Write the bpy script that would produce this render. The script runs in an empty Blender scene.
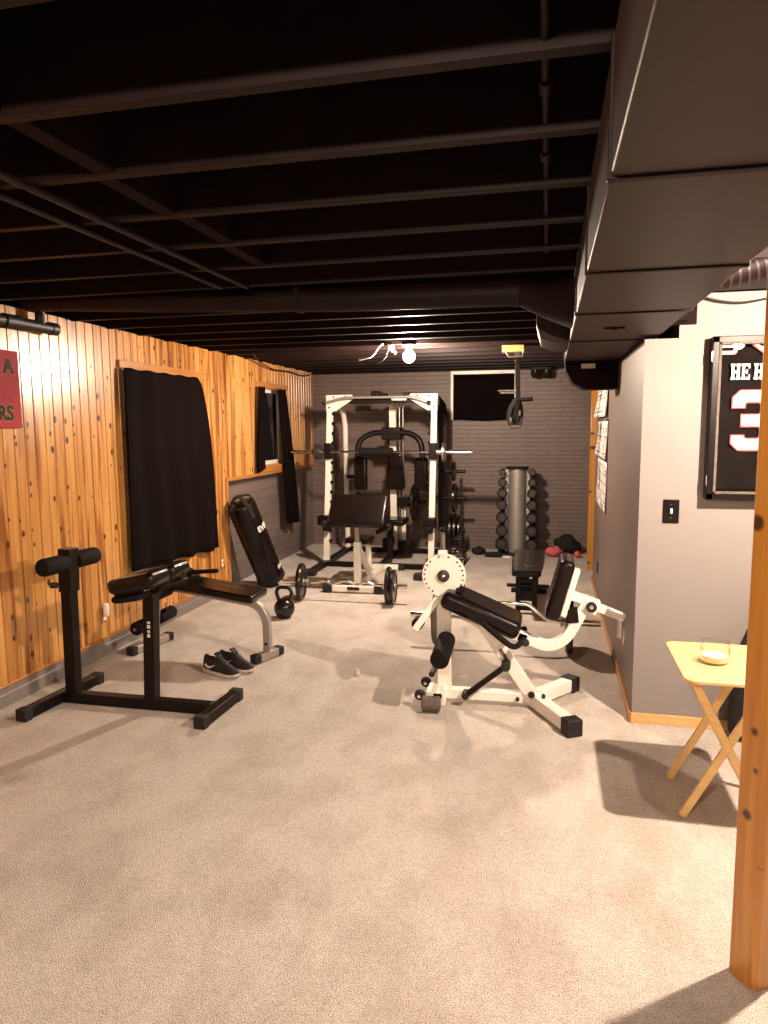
import bpy, bmesh, math, random
from mathutils import Vector, Matrix
R_ = random.Random(7)
V = Vector
scn = bpy.context.scene
COL = scn.collection

# ------------------------------------------------------------------ mesh builder
def fillet(pts, r, n=6):
    pts = [V(p) for p in pts]
    out = [pts[0]]
    for i in range(1, len(pts) - 1):
        a, b, c = pts[i-1], pts[i], pts[i+1]
        d1, d2 = (a - b), (c - b)
        k = min(r, d1.length * .49, d2.length * .49)
        p, q = b + d1.normalized() * k, b + d2.normalized() * k
        for j in range(n + 1):
            t = j / n
            out.append(p * (1-t)**2 + b * 2*t*(1-t) + q * t*t)
    out.append(pts[-1])
    return out

class MB:
    def __init__(s): s.v, s.f = [], []
    def add(s, vs, fs):
        o = len(s.v); s.v += [V(p) for p in vs]; s.f += [[i + o for i in f] for f in fs]; return s
    def box(s, c, d, R=None):
        c = V(c); h = V(d) / 2
        vs = [V((x*h.x, y*h.y, z*h.z)) for x in (-1, 1) for y in (-1, 1) for z in (-1, 1)]
        if R is not None: vs = [R @ p for p in vs]
        return s.add([c + p for p in vs], [(0,1,3,2),(4,6,7,5),(0,4,5,1),(2,3,7,6),(0,2,6,4),(1,5,7,3)])
    def span(s, a, b):
        a, b = V(a), V(b); return s.box((a+b)/2, [abs(x) for x in (b-a)])
    def sweep(s, path, prof, up=(0,0,1), closed=False, cap=True):
        path = [V(p) for p in path]; n = len(path); m = len(prof); rings = []
        up = V(up); prev = None
        for i, p in enumerate(path):
            if closed: t = path[(i+1) % n] - path[i-1]
            else: t = path[min(i+1, n-1)] - path[max(i-1, 0)]
            t.normalize()
            if prev is None:
                u = up if abs(up.normalized().dot(t)) < .98 else V((1,0,0)) if abs(t.x) < .9 else V((0,1,0))
            else: u = prev
            side = t.cross(u).normalized(); u = side.cross(t).normalized(); prev = u
            rings.append([p + side * a + u * b for a, b in prof])
        vs = [q for r in rings for q in r]; fs = []
        for i in range(n if closed else n - 1):
            j = (i + 1) % n
            for k in range(m):
                l = (k + 1) % m
                fs.append((i*m+k, i*m+l, j*m+l, j*m+k))
        if cap and not closed:
            fs.append(tuple(range(m))[::-1]); fs.append(tuple((n-1)*m + k for k in range(m)))
        return s.add(vs, fs)
    def tube(s, path, r, n=12, closed=False, up=(0,0,1)):
        return s.sweep(path, [(r*math.cos(2*math.pi*k/n), r*math.sin(2*math.pi*k/n)) for k in range(n)], up, closed)
    def beam(s, path, w, h, up=(0,0,1)):
        return s.sweep(path, [(-w/2,-h/2),(w/2,-h/2),(w/2,h/2),(-w/2,h/2)], up)
    def lathe(s, o, axis, prof, n=28):
        o = V(o); a = V(axis).normalized()
        e = a.orthogonal().normalized(); g = a.cross(e)
        vs, fs, m = [], [], len(prof)
        for k in range(n):
            c, q = math.cos(2*math.pi*k/n), math.sin(2*math.pi*k/n)
            vs += [o + a*h + (e*c + g*q)*max(r, 1e-5) for r, h in prof]
        for k in range(n):
            l = (k+1) % n
            for i in range(m-1): fs.append((k*m+i, l*m+i, l*m+i+1, k*m+i+1))
        fs.append(tuple(k*m for k in range(n))); fs.append(tuple(k*m+m-1 for k in range(n))[::-1])
        return s.add(vs, fs)
    def cyl(s, a, b, r, n=24, r2=None):
        a, b = V(a), V(b); return s.lathe(a, b-a, [(r, 0), (r if r2 is None else r2, (b-a).length)], n)
    def ring(s, a, b, ro, ri, n=36):
        a, b = V(a), V(b); L = (b-a).length
        ax = (b-a).normalized(); e = ax.orthogonal().normalized(); g = ax.cross(e)
        prof = [(ri,0),(ro,0),(ro,L),(ri,L)]; vs, fs = [], []
        for k in range(n):
            c, q = math.cos(2*math.pi*k/n), math.sin(2*math.pi*k/n)
            vs += [a + ax*h + (e*c+g*q)*r for r, h in prof]
        for k in range(n):
            l = (k+1) % n
            for i in range(4):
                j = (i+1) % 4; fs.append((k*4+i, l*4+i, l*4+j, k*4+j))
        return s.add(vs, fs)
    def prism(s, poly, o, ux, uy, ext):
        o, ux, uy, ext = V(o), V(ux), V(uy), V(ext); n = len(poly)
        b = [o + ux*x + uy*y for x, y in poly]
        return s.add(b + [p + ext for p in b], [tuple(range(n))[::-1], tuple(range(n, 2*n))] + [(i, (i+1) % n, n + (i+1) % n, n + i) for i in range(n)])
    def rings(s, rings, cap=True):
        m = len(rings[0]); vs = [V(p) for r in rings for p in r]; fs = []
        for i in range(len(rings)-1):
            for k in range(m):
                l = (k+1) % m; fs.append((i*m+k, i*m+l, (i+1)*m+l, (i+1)*m+k))
        if cap: fs.append(tuple(range(m))[::-1]); fs.append(tuple((len(rings)-1)*m+k for k in range(m)))
        return s.add(vs, fs)
    def sheet(s, f, nu, nv):
        vs = [f(i/nu, j/nv) for i in range(nu+1) for j in range(nv+1)]
        return s.add(vs, [(i*(nv+1)+j, (i+1)*(nv+1)+j, (i+1)*(nv+1)+j+1, i*(nv+1)+j+1) for i in range(nu) for j in range(nv)])

ORG = {}
def obj(name, mb, m, parent=None, bev=0, seg=2, angle=40, solid=0, sub=0, recalc=True):
    me = bpy.data.meshes.new(name)
    org = ORG.get(parent.name, V((0,0,0))) if parent else V((0,0,0))
    me.from_pydata([p - org for p in mb.v], [], mb.f)
    if recalc:
        b = bmesh.new(); b.from_mesh(me); bmesh.ops.recalc_face_normals(b, faces=b.faces); b.to_mesh(me); b.free()
    for p in me.polygons: p.use_smooth = True
    me.set_sharp_from_angle(angle=math.radians(angle))
    me.materials.append(m)
    o = bpy.data.objects.new(name, me); COL.objects.link(o)
    if parent: o.parent = parent
    ORG[o.name] = org
    if solid:
        q = o.modifiers.new('thick', 'SOLIDIFY'); q.thickness = solid; q.offset = 0
    if bev:
        q = o.modifiers.new('edge', 'BEVEL'); q.width = bev; q.segments = seg; q.limit_method = 'ANGLE'; q.angle_limit = math.radians(35); q.harden_normals = False
    if sub:
        q = o.modifiers.new('sub', 'SUBSURF'); q.levels = sub; q.render_levels = sub
    return o
def tag(o, label=None, cat=None, group=None, kind=None):
    if label: o['label'] = label
    if cat: o['category'] = cat
    if group: o['group'] = group
    if kind: o['kind'] = kind
    return o
def thing(name, label, cat, loc, group=None):
    o = bpy.data.objects.new(name, None); COL.objects.link(o); o.location = loc; ORG[o.name] = V(loc)
    o.empty_display_size = .05
    return tag(o, label, cat, group)
def struct(name, mb, m, parent=None, **k):
    o = obj(name, mb, m, parent, **k)
    if not parent: o['kind'] = 'structure'
    return o
def copy_tree(o, loc, rot, label, group=None):
    r = o.copy(); COL.objects.link(r); r.location = loc; r.rotation_euler = rot; r['label'] = label
    if group: r['group'] = group
    for c in list(o.children):
        d = c.copy(); COL.objects.link(d); d.parent = r
        for g in list(c.children):
            e = g.copy(); COL.objects.link(e); e.parent = d
    return r
def text_mb(txt, size, fn, off=0.0, shear=0.0, ext=0.0):
    """text outlines as mesh; fn maps (x, y) in metres to a world point; ext is the thickness handed to fn as third value"""
    cu = bpy.data.curves.new('lettering', 'FONT'); cu.body = txt; cu.size = size; cu.offset = off; cu.shear = shear; cu.extrude = max(ext, 1e-4); cu.resolution_u = 3
    to = bpy.data.objects.new('lettering', cu); COL.objects.link(to)
    dg = bpy.context.evaluated_depsgraph_get(); dg.update()
    me = bpy.data.meshes.new_from_object(to.evaluated_get(dg))
    mb = MB(); mb.add([fn(v.co.x, v.co.y, v.co.z) for v in me.vertices], [tuple(p.vertices) for p in me.polygons])
    bpy.data.objects.remove(to); bpy.data.meshes.remove(me); bpy.data.curves.remove(cu)
    return mb

# ------------------------------------------------------------------ materials
def base_mat(name):
    m = bpy.data.materials.new(name); m.use_nodes = True
    nt = m.node_tree; return m, nt, nt.nodes['Principled BSDF'], nt.links
def N(nt, t, **k):
    n = nt.nodes.new(t)
    for a, b in k.items():
        if a in n.inputs: n.inputs[a].default_value = b
        else: setattr(n, a, b)
    return n
def ramp(nt, stops):
    r = nt.nodes.new('ShaderNodeValToRGB'); e = r.color_ramp.elements
    while len(e) < len(stops): e.new(.5)
    for q, (p, c) in zip(e, stops): q.position = p; q.color = (*c, 1)
    return r
def plain(name, col, rough=.5, metal=0, var=.12, scale=14, bump=.0, bscale=200, spec=.5, coat=0):
    m, nt, b, L = base_mat(name)
    tc = N(nt, 'ShaderNodeTexCoord')
    no = N(nt, 'ShaderNodeTexNoise', Scale=scale, Detail=4.0)
    L.new(tc.outputs['Object'], no.inputs['Vector'])
    r = ramp(nt, [(.3, [c*(1-var) for c in col]), (.7, [min(1, c*(1+var)) for c in col])])
    L.new(no.outputs['Fac'], r.inputs['Fac']); L.new(r.outputs['Color'], b.inputs['Base Color'])
    b.inputs['Roughness'].default_value = rough; b.inputs['Metallic'].default_value = metal
    b.inputs['Specular IOR Level'].default_value = spec
    b.inputs['Coat Weight'].default_value = coat
    if bump:
        n2 = N(nt, 'ShaderNodeTexNoise', Scale=bscale, Detail=3.0); L.new(tc.outputs['Object'], n2.inputs['Vector'])
        bp = N(nt, 'ShaderNodeBump', Strength=bump, Distance=.004); L.new(n2.outputs['Fac'], bp.inputs['Height']); L.new(bp.outputs['Normal'], b.inputs['Normal'])
    return m
def pine(name, axis='Z', pitch=None, light=(.72,.40,.13), dark=(.46,.20,.05), rough=.32, knots=True, plank_axis='Y'):
    """varnished knotty pine, grain along AXIS; with PITCH every board differs"""
    m, nt, b, L = base_mat(name)
    tc = N(nt, 'ShaderNodeTexCoord'); sep = N(nt, 'ShaderNodeSeparateXYZ'); L.new(tc.outputs['Object'], sep.inputs[0])
    rnd = None
    off = None
    if pitch:
        dv = N(nt, 'ShaderNodeMath', operation='DIVIDE'); dv.inputs[1].default_value = pitch; L.new(sep.outputs[plank_axis], dv.inputs[0])
        fl = N(nt, 'ShaderNodeMath', operation='FLOOR'); L.new(dv.outputs[0], fl.inputs[0])
        wn = N(nt, 'ShaderNodeTexWhiteNoise', noise_dimensions='1D'); L.new(fl.outputs[0], wn.inputs['W'])
        rnd = wn.outputs['Value']
        mu = N(nt, 'ShaderNodeMath', operation='MULTIPLY'); mu.inputs[1].default_value = 37.0; L.new(rnd, mu.inputs[0])
        off = N(nt, 'ShaderNodeCombineXYZ'); L.new(mu.outputs[0], off.inputs[0]); L.new(mu.outputs[0], off.inputs[2])
    src = tc.outputs['Object']
    if off:
        ad = N(nt, 'ShaderNodeVectorMath', operation='ADD'); L.new(src, ad.inputs[0]); L.new(off.outputs[0], ad.inputs[1]); src = ad.outputs[0]
    sc = {'X': (1.2, 26, 26), 'Y': (26, 1.2, 26), 'Z': (26, 26, 1.2)}[axis]
    mp = N(nt, 'ShaderNodeMapping'); mp.inputs['Scale'].default_value = sc; L.new(src, mp.inputs[0])
    g = N(nt, 'ShaderNodeTexNoise', Scale=1.6, Detail=6.0, Distortion=.6); L.new(mp.outputs[0], g.inputs['Vector'])
    r = ramp(nt, [(.25, dark), (.48, [(a+c)/2 for a, c in zip(light, dark)]), (.72, light)])
    L.new(g.outputs['Fac'], r.inputs['Fac']); col = r.outputs['Color']
    if rnd is not None:
        mx = N(nt, 'ShaderNodeMix', data_type='RGBA', blend_type='MULTIPLY'); mx.inputs[0].default_value = .8
        r2 = ramp(nt, [(0, (.62,.50,.40)), (.16, (.80,.70,.6)), (.4, (.97,.93,.9)), (1, (1.0,1.0,1.0))]); L.new(rnd, r2.inputs['Fac'])
        L.new(col, mx.inputs[6]); L.new(r2.outputs['Color'], mx.inputs[7]); col = mx.outputs[2]
    if pitch:
        m3 = N(nt, 'ShaderNodeMapping'); m3.inputs['Scale'].default_value = (9, 9, .55); L.new(src, m3.inputs[0])
        hw = N(nt, 'ShaderNodeTexNoise', Scale=1.3, Detail=4.0, Distortion=.9); L.new(m3.outputs[0], hw.inputs['Vector'])
        hr = ramp(nt, [(.52, (1,1,1)), (.63, (.52,.36,.25))]); L.new(hw.outputs['Fac'], hr.inputs['Fac'])
        mh = N(nt, 'ShaderNodeMix', data_type='RGBA', blend_type='MULTIPLY'); mh.inputs[0].default_value = 1; L.new(col, mh.inputs[6]); L.new(hr.outputs['Color'], mh.inputs[7]); col = mh.outputs[2]
    if knots:
        s2 = N(nt, 'ShaderNodeSeparateXYZ'); L.new(src, s2.inputs[0])
        a_ = N(nt, 'ShaderNodeMath', operation='MULTIPLY_ADD'); a_.inputs[1].default_value = 3.1; L.new(s2.outputs['X'], a_.inputs[0])
        b_ = N(nt, 'ShaderNodeMath', operation='MULTIPLY'); b_.inputs[1].default_value = 10.6; L.new(s2.outputs['Y'], b_.inputs[0]); L.new(b_.outputs[0], a_.inputs[2])
        c_ = N(nt, 'ShaderNodeMath', operation='MULTIPLY'); c_.inputs[1].default_value = 7.0; L.new(s2.outputs['Z'], c_.inputs[0])
        cv = N(nt, 'ShaderNodeCombineXYZ'); L.new(a_.outputs[0], cv.inputs[0]); L.new(c_.outputs[0], cv.inputs[1])
        vo = N(nt, 'ShaderNodeTexVoronoi', Scale=1.0, Randomness=1.0); vo.voronoi_dimensions = '2D'; L.new(cv.outputs[0], vo.inputs['Vector'])
        # only some cells carry a knot
        sp = N(nt, 'ShaderNodeSeparateColor'); L.new(vo.outputs['Color'], sp.inputs[0])
        rad = N(nt, 'ShaderNodeMapRange'); rad.inputs[1].default_value = .55; rad.inputs[2].default_value = 1; rad.inputs[3].default_value = 0.0; rad.inputs[4].default_value = .165; L.new(sp.outputs[0], rad.inputs[0])
        sb = N(nt, 'ShaderNodeMath', operation='SUBTRACT'); L.new(rad.outputs[0], sb.inputs[0]); L.new(vo.outputs['Distance'], sb.inputs[1])
        mr = N(nt, 'ShaderNodeMapRange'); mr.inputs[1].default_value = -.05; mr.inputs[2].default_value = .03; L.new(sb.outputs[0], mr.inputs[0])
        mx = N(nt, 'ShaderNodeMix', data_type='RGBA'); L.new(mr.outputs[0], mx.inputs[0]); L.new(col, mx.inputs[6]); mx.inputs[7].default_value = (.060,.018,.008,1); col = mx.outputs[2]
    L.new(col, b.inputs['Base Color'])
    b.inputs['Roughness'].default_value = rough; b.inputs['Coat Weight'].default_value = .30; b.inputs['Coat Roughness'].default_value = .22
    bp = N(nt, 'ShaderNodeBump', Strength=.12, Distance=.002); L.new(g.outputs['Fac'], bp.inputs['Height']); L.new(bp.outputs['Normal'], b.inputs['Normal'])
    return m

M = {}
WT = (.80,.745,.67)
M['black_metal'] = plain('black powder coat', (.0075,.0040,.0034), .42, spec=.2, var=.1)
M['vinyl'] = plain('black vinyl', (.0060,.0032,.0028), .27, spec=.2, var=.15, bump=.15, bscale=500, coat=.2)
M['foam'] = plain('black foam', (.006,.0035,.0033), .8, spec=.2, var=.2, bump=.3, bscale=350)
M['rubber'] = plain('black rubber', (.010,.0068,.006), .7, var=.2)
M['greyrubber'] = plain('worn grey rubber', (.10,.075,.06), .8, var=.25, scale=40)
M['white_metal'] = plain('white powder coat', WT, .34, var=.04)
M['chrome'] = plain('chrome', (.78,.74,.70), .16, 1, var=.05)
M['steel'] = plain('satin steel', (.50,.46,.43), .34, 1, var=.08)
M['silver'] = plain('silver paint', (.40,.37,.34), .38, .55, var=.06)
M['iron'] = plain('black enamel iron', (.009,.0055,.0048), .25, 0, var=.2)
M['plate'] = plain('grey cast iron', (.055,.045,.042), .42, .4, var=.2, bump=.2, bscale=120)
M['curtain'] = plain('black curtain cloth', (.0045,.0020,.0018), .95, spec=.08, var=.25, scale=30, bump=.3, bscale=700)
M['ceil'] = plain('black ceiling paint', (.0100,.0040,.0036), .55, var=.25, scale=9, spec=.16)
M['deck'] = plain('black subfloor paint', (.0075,.0022,.0028), .8, var=.3, scale=6, spec=.1)
M['duct'] = plain('black duct paint', (.032,.0160,.0140), .5, var=.10, scale=5, spec=.3)
M['cable'] = plain('black cable', (.007,.005,.005), .5)
M['white_plastic'] = plain('white plastic', (.8,.77,.72), .35, var=.02)
M['black_plastic'] = plain('black plastic', (.008,.0055,.0052), .35, spec=.12)
M['red'] = plain('red sign board', (.33,.030,.040), .6, var=.12, scale=20, spec=.12)
M['signdark'] = plain('dark bronze lettering', (.035,.022,.012), .6, spec=.1)
M['signlight'] = plain('tan lettering edge', (.42,.25,.15), .6, spec=.1)
M['signpink'] = plain('pink lettering mark', (.75,.35,.33), .5)
M['paper'] = plain('calendar paper', (.62,.58,.54), .8, var=.06)
M['ink'] = plain('calendar ink', (.07,.06,.06), .8)
M['jersey'] = plain('black jersey cloth', (.0085,.0055,.0060), .85, spec=.06, var=.25, scale=9, bump=.35, bscale=18)
M['jwhite'] = plain('white jersey print', (.85,.80,.76), .6, var=.02)
M['jred'] = plain('red jersey print', (.60,.05,.04), .6, var=.05)
M['wax'] = plain('cream wax', (.86,.74,.55), .5, var=.03)
M['pink'] = plain('pink cloth', (.50,.10,.12), .9, var=.2)
M['orange'] = plain('orange rubber', (.55,.09,.03), .5)
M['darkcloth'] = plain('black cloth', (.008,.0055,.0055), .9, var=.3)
M['shoe'] = plain('black shoe mesh', (.010,.007,.0075), .7, var=.3, scale=60, bump=.3, bscale=400)
M['sole'] = plain('speckled sole', (.55,.48,.42), .7, var=.35, scale=60)
M['tan_print'] = plain('white print', (.75,.72,.68), .5)
M['bright_metal'] = plain('bright metal', (.75,.70,.66), .35, .8)
M['porcelain'] = plain('porcelain', (.75,.72,.66), .3, var=.02)
M['copper'] = plain('painted pipe', (.009,.004,.0035), .45, spec=.25)
M['panel'] = pine('knotty pine panelling', 'Z', .094, light=(.69,.365,.110), dark=(.43,.185,.045), rough=.30)
M['trim'] = pine('pine trim', 'Y', None, light=(.47,.205,.052), dark=(.36,.14,.033), knots=False)
M['trimx'] = pine('pine baseboard', 'X', None, light=(.74,.44,.19), dark=(.60,.31,.11), knots=False)
M['post'] = pine('varnished pine post', 'Z', None, light=(.55,.25,.045), dark=(.40,.15,.02), rough=.28)
M['table'] = pine('light tray table wood', 'X', None, light=(.78,.53,.22), dark=(.68,.42,.15), rough=.3, knots=False)
M['blockwood'] = pine('bare pine block', 'X', None, light=(.75,.44,.17), dark=(.55,.28,.09))

def carpet():
    m, nt, b, L = base_mat('beige carpet')
    tc = N(nt, 'ShaderNodeTexCoord')
    n1 = N(nt, 'ShaderNodeTexNoise', Scale=230.0, Detail=3.0); n2 = N(nt, 'ShaderNodeTexNoise', Scale=3.2, Detail=6.0, Roughness=.62); n3 = N(nt, 'ShaderNodeTexNoise', Scale=42.0, Detail=2.0)
    mp = N(nt, 'ShaderNodeMapping'); mp.inputs['Scale'].default_value = (1.2, .8, 1); L.new(tc.outputs['Object'], mp.inputs[0])
    for n in (n1, n3): L.new(tc.outputs['Object'], n.inputs['Vector'])
    L.new(mp.outputs[0], n2.inputs['Vector'])
    r1 = ramp(nt, [(.34, (.27,.21,.175)), (.47, (.58,.505,.45)), (.62, (.80,.73,.665))]); L.new(n1.outputs['Fac'], r1.inputs['Fac'])
    r2 = ramp(nt, [(.36, (.80,.77,.74)), (.58, (1,1,1))]); L.new(n2.outputs['Fac'], r2.inputs['Fac'])
    r3 = ramp(nt, [(.3, (.86,.85,.84)), (.6, (1,1,1))]); L.new(n3.outputs['Fac'], r3.inputs['Fac'])
    a = N(nt, 'ShaderNodeMix', data_type='RGBA', blend_type='MULTIPLY'); a.inputs[0].default_value = 1; L.new(r1.outputs[0], a.inputs[6]); L.new(r2.outputs[0], a.inputs[7])
    c = N(nt, 'ShaderNodeMix', data_type='RGBA', blend_type='MULTIPLY'); c.inputs[0].default_value = 1; L.new(a.outputs[2], c.inputs[6]); L.new(r3.outputs[0], c.inputs[7])
    L.new(c.outputs[2], b.inputs['Base Color']); b.inputs['Roughness'].default_value = .95; b.inputs['Specular IOR Level'].default_value = .1
    b.inputs['Sheen Weight'].default_value = .15
    bp = N(nt, 'ShaderNodeBump', Strength=.8, Distance=.012); L.new(n1.outputs['Fac'], bp.inputs['Height']); L.new(bp.outputs['Normal'], b.inputs['Normal'])
    return m
M['carpet'] = carpet()
def blockwall(name, col, vec='XZ', rough=.5, bw=.30, rh=.056):
    """painted split-face block: running bond bump under one coat of grey paint"""
    m, nt, b, L = base_mat(name)
    tc = N(nt, 'ShaderNodeTexCoord'); sep = N(nt, 'ShaderNodeSeparateXYZ'); L.new(tc.outputs['Object'], sep.inputs[0])
    cb = N(nt, 'ShaderNodeCombineXYZ'); L.new(sep.outputs[vec[0]], cb.inputs[0]); L.new(sep.outputs[vec[1]], cb.inputs[1])
    br = N(nt, 'ShaderNodeTexBrick', Scale=1.0); L.new(cb.outputs[0], br.inputs['Vector'])
    br.inputs['Brick Width'].default_value = bw; br.inputs['Row Height'].default_value = rh; br.inputs['Mortar Size'].default_value = .006; br.inputs['Mortar Smooth'].default_value = .3; br.inputs['Bias'].default_value = 0
    br.inputs['Color1'].default_value = (*[c*.93 for c in col], 1); br.inputs['Color2'].default_value = (*[c*1.08 for c in col], 1); br.inputs['Mortar'].default_value = (*[c*.80 for c in col], 1)
    no = N(nt, 'ShaderNodeTexNoise', Scale=28.0, Detail=4.0); L.new(tc.outputs['Object'], no.inputs['Vector'])
    fl = N(nt, 'ShaderNodeTexNoise', Scale=85.0, Detail=2.0); L.new(tc.outputs['Object'], fl.inputs['Vector'])
    bl = N(nt, 'ShaderNodeTexNoise', Scale=2.2, Detail=3.0); L.new(tc.outputs['Object'], bl.inputs['Vector'])
    sm_ = N(nt, 'ShaderNodeMath', operation='MULTIPLY_ADD'); sm_.inputs[1].default_value = .35; L.new(bl.outputs['Fac'], sm_.inputs[0]); L.new(fl.outputs['Fac'], sm_.inputs[2])
    fr_ = N(nt, 'ShaderNodeMapRange'); fr_.inputs[1].default_value = .84; fr_.inputs[2].default_value = .93; fr_.inputs[4].default_value = .7; L.new(sm_.outputs[0], fr_.inputs[0])
    cm = N(nt, 'ShaderNodeMix', data_type='RGBA'); L.new(fr_.outputs[0], cm.inputs[0]); L.new(br.outputs['Color'], cm.inputs[6]); cm.inputs[7].default_value = (.42,.35,.31,1)
    L.new(cm.outputs[2], b.inputs['Base Color']); b.inputs['Roughness'].default_value = rough
    mt = N(nt, 'ShaderNodeMath', operation='MULTIPLY_ADD'); mt.inputs[1].default_value = -1.0; L.new(br.outputs['Fac'], mt.inputs[0]); L.new(no.outputs['Fac'], mt.inputs[2])
    bp = N(nt, 'ShaderNodeBump', Strength=.7, Distance=.008); L.new(mt.outputs[0], bp.inputs['Height']); L.new(bp.outputs['Normal'], b.inputs['Normal'])
    return m
GREY = (.165,.118,.103)
M['block_back'] = blockwall('grey painted block', GREY, 'XZ')
M['block_left'] = blockwall('grey painted boards', (.175,.132,.118), 'YZ', bw=3.1, rh=.105)
M['grey_wall'] = plain('grey wall paint', (.150,.108,.094), .45, var=.05, scale=3)
M['grey_base'] = plain('grey baseboard paint', (.20,.17,.155), .5, var=.1)
def twotone():
    m = plain('off white wall paint', (.23,.205,.195), .6, var=.02, scale=2, spec=.2)
    return m
M['white_wall'] = twotone()
def glass(name, col=(1,1,1), rough=.02):
    m, nt, b, L = base_mat(name)
    b.inputs['Base Color'].default_value = (*col, 1); b.inputs['Transmission Weight'].default_value = 1; b.inputs['Roughness'].default_value = rough; b.inputs['IOR'].default_value = 1.45
    return m
M['glass'] = glass('clear glass')
def pane_mat():
    m, nt, b, L = base_mat('night window pane')
    b.inputs['Base Color'].default_value = (.012,.009,.010,1); b.inputs['Roughness'].default_value = .06; b.inputs['Specular IOR Level'].default_value = .9
    return m
M['pane'] = pane_mat()
def emit(name, col, s):
    m = bpy.data.materials.new(name); m.use_nodes = True; nt = m.node_tree; nt.nodes.clear()
    e = nt.nodes.new('ShaderNodeEmission'); o = nt.nodes.new('ShaderNodeOutputMaterial'); e.inputs[0].default_value = (*col, 1); e.inputs[1].default_value = s; nt.links.new(e.outputs[0], o.inputs[0])
    return m

# ------------------------------------------------------------------ the room
XL, YB, ZT = -3.2, 9.67, 2.41
struct('floor', MB().span((-3.5,-3.0,-.12), (3.2,10.0,0)), M['carpet'])
# deck over the joists
struct('ceiling', MB().span((-3.5,-3.0,2.645), (3.2,10.0,2.75)), M['deck'])
k = 0
y = -2.5
JY = []
yy = 1.545 - .406*10
while yy < 9.6:
    JY.append(yy); yy += .406
for yv in JY:
    struct('ceiling_joist', MB().box((-.05, yv, 2.5275), (6.55, .040, .235)), M['ceil'], bev=.003)
# bridging blocks between the joists
for i, yv in enumerate(JY[:-1]):
    if yv > .6 and yv < 3.0:
        struct('ceiling_blocking', MB().box((-1.27 - .03*(i % 2), yv + .203, 2.515), (.06, .363, .20)), M['deck'])
# left wall: boards with V grooves, openings left for the far window, boards stop above the grey wainscot
W2 = (7.60, 8.34, 1.24, 2.12)
mb = MB(); P_ = .094; g = .006
n0 = int(math.floor(-2.5 / P_)); n1 = int(math.floor(9.42 / P_))
for i in range(n0, n1 + 1):
    a, b_ = i*P_, (i+1)*P_; mid = (a+b_)/2
    zs = [(0.0, 2.42)]
    if mid > 6.68: zs = [(1.15, 2.42)]
    if W2[0] < mid < W2[1]: zs = [(1.15, W2[2]), (W2[3], 2.42)]
    prof = [(a, XL-.05), (a, XL-.010), (a+g, XL), (b_-g, XL), (b_, XL-.010), (b_, XL-.05)]
    for z0, z1 in zs:
        mb.prism([(q, p) for p, q in prof], (0,0,z0), (1,0,0), (0,1,0), (0,0,z1-z0))
struct('wall_left', mb, M['panel'])
struct('wall_left_lower', MB().span((-3.36, 6.6, 0), (-3.285, 9.8, 2.5)), M['block_left'])
struct('wall_left_core', MB().span((-3.5, -2.6, 0), (-3.30, 9.8, 2.66)), M['deck'])
struct('trim_1', MB().span((-3.29, 6.66, 1.13), (-3.175, 9.44, 1.165)), M['trim'], bev=.004)
struct('trim_2', MB().span((-3.29, 6.655, 0), (-3.180, 6.70, 1.13)), M['trim'], bev=.003)
struct('baseboard_left', MB().prism([(0,0),(.018,0),(.018,.075),(.011,.082),(.011,.112),(0,.115)], (XL, -2.5, 0), (1,0,0), (0,0,1), (0,9.15,0)), M['grey_base'])
struct('trim_3', MB().span((XL, -2.5, .115), (XL+.013, 6.655, .133)), M['trim'], bev=.003)
struct('wall_back', MB().span((-3.5, YB, 0), (3.2, YB+.15, 2.66)), M['block_back'])
struct('trim_4', MB().span((-3.3, YB-.06, 2.405), (.6, YB, 2.645)), M['ceil'])
struct('wall_right', MB().span((.49, 4.1, 0), (3.2, 7.85, 2.13)).span((.66, 4.1, 2.13), (3.2, 7.85, 2.355)).span((.49,5.85,2.13),(.66,7.85,2.41)), M['grey_wall'])
struct('wall_front_face', MB().prism([(.49,0),(3.0,0),(3.0,2.355),(.66,2.355),(.66,2.13),(.49,2.13)], (0,4.085,0), (1,0,0), (0,0,1), (0,.0149,0)), M['white_wall'])
struct('trim_5', MB().span((.477, 4.07, 0), (3.0, 4.085, .058)), M['trimx'], bev=.003)
struct('baseboard_right', MB().span((.475, 4.07, 0), (.49, 7.85, .058)), M['trim'], bev=.003)
struct('wall_side', MB().span((3.0, -2.6, 0), (3.2, 4.1, 2.66)), M['white_wall'])
struct('wall_behind', MB().span((-3.5, -2.75, 0), (3.2, -2.6, 2.66)), M['white_wall'])
struct('trim_6', MB().span((.462, 8.43, 0), (.56, 8.52, 2.3)), M['post'], bev=.004)
struct('trim_7', MB().span((.56, 8.42, 0), (3.2, 8.55, 2.41)), M['grey_wall'])
# turned post, chamfered
R30 = Matrix.Rotation(math.radians(34), 3, 'Z')
ch, hs = .013, .052
oct_ = [(-hs,-hs+ch),(-hs+ch,-hs),(hs-ch,-hs),(hs,-hs+ch),(hs,hs-ch),(hs-ch,hs),(-hs+ch,hs),(-hs,hs-ch)]
ptc = V((.641, 2.190, 0))
struct('column_post', MB().prism([((R30@V((x,y,0))).x, (R30@V((x,y,0))).y) for x, y in oct_], ptc, (1,0,0), (0,1,0), (0,0,2.41)), M['post'])

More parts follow.
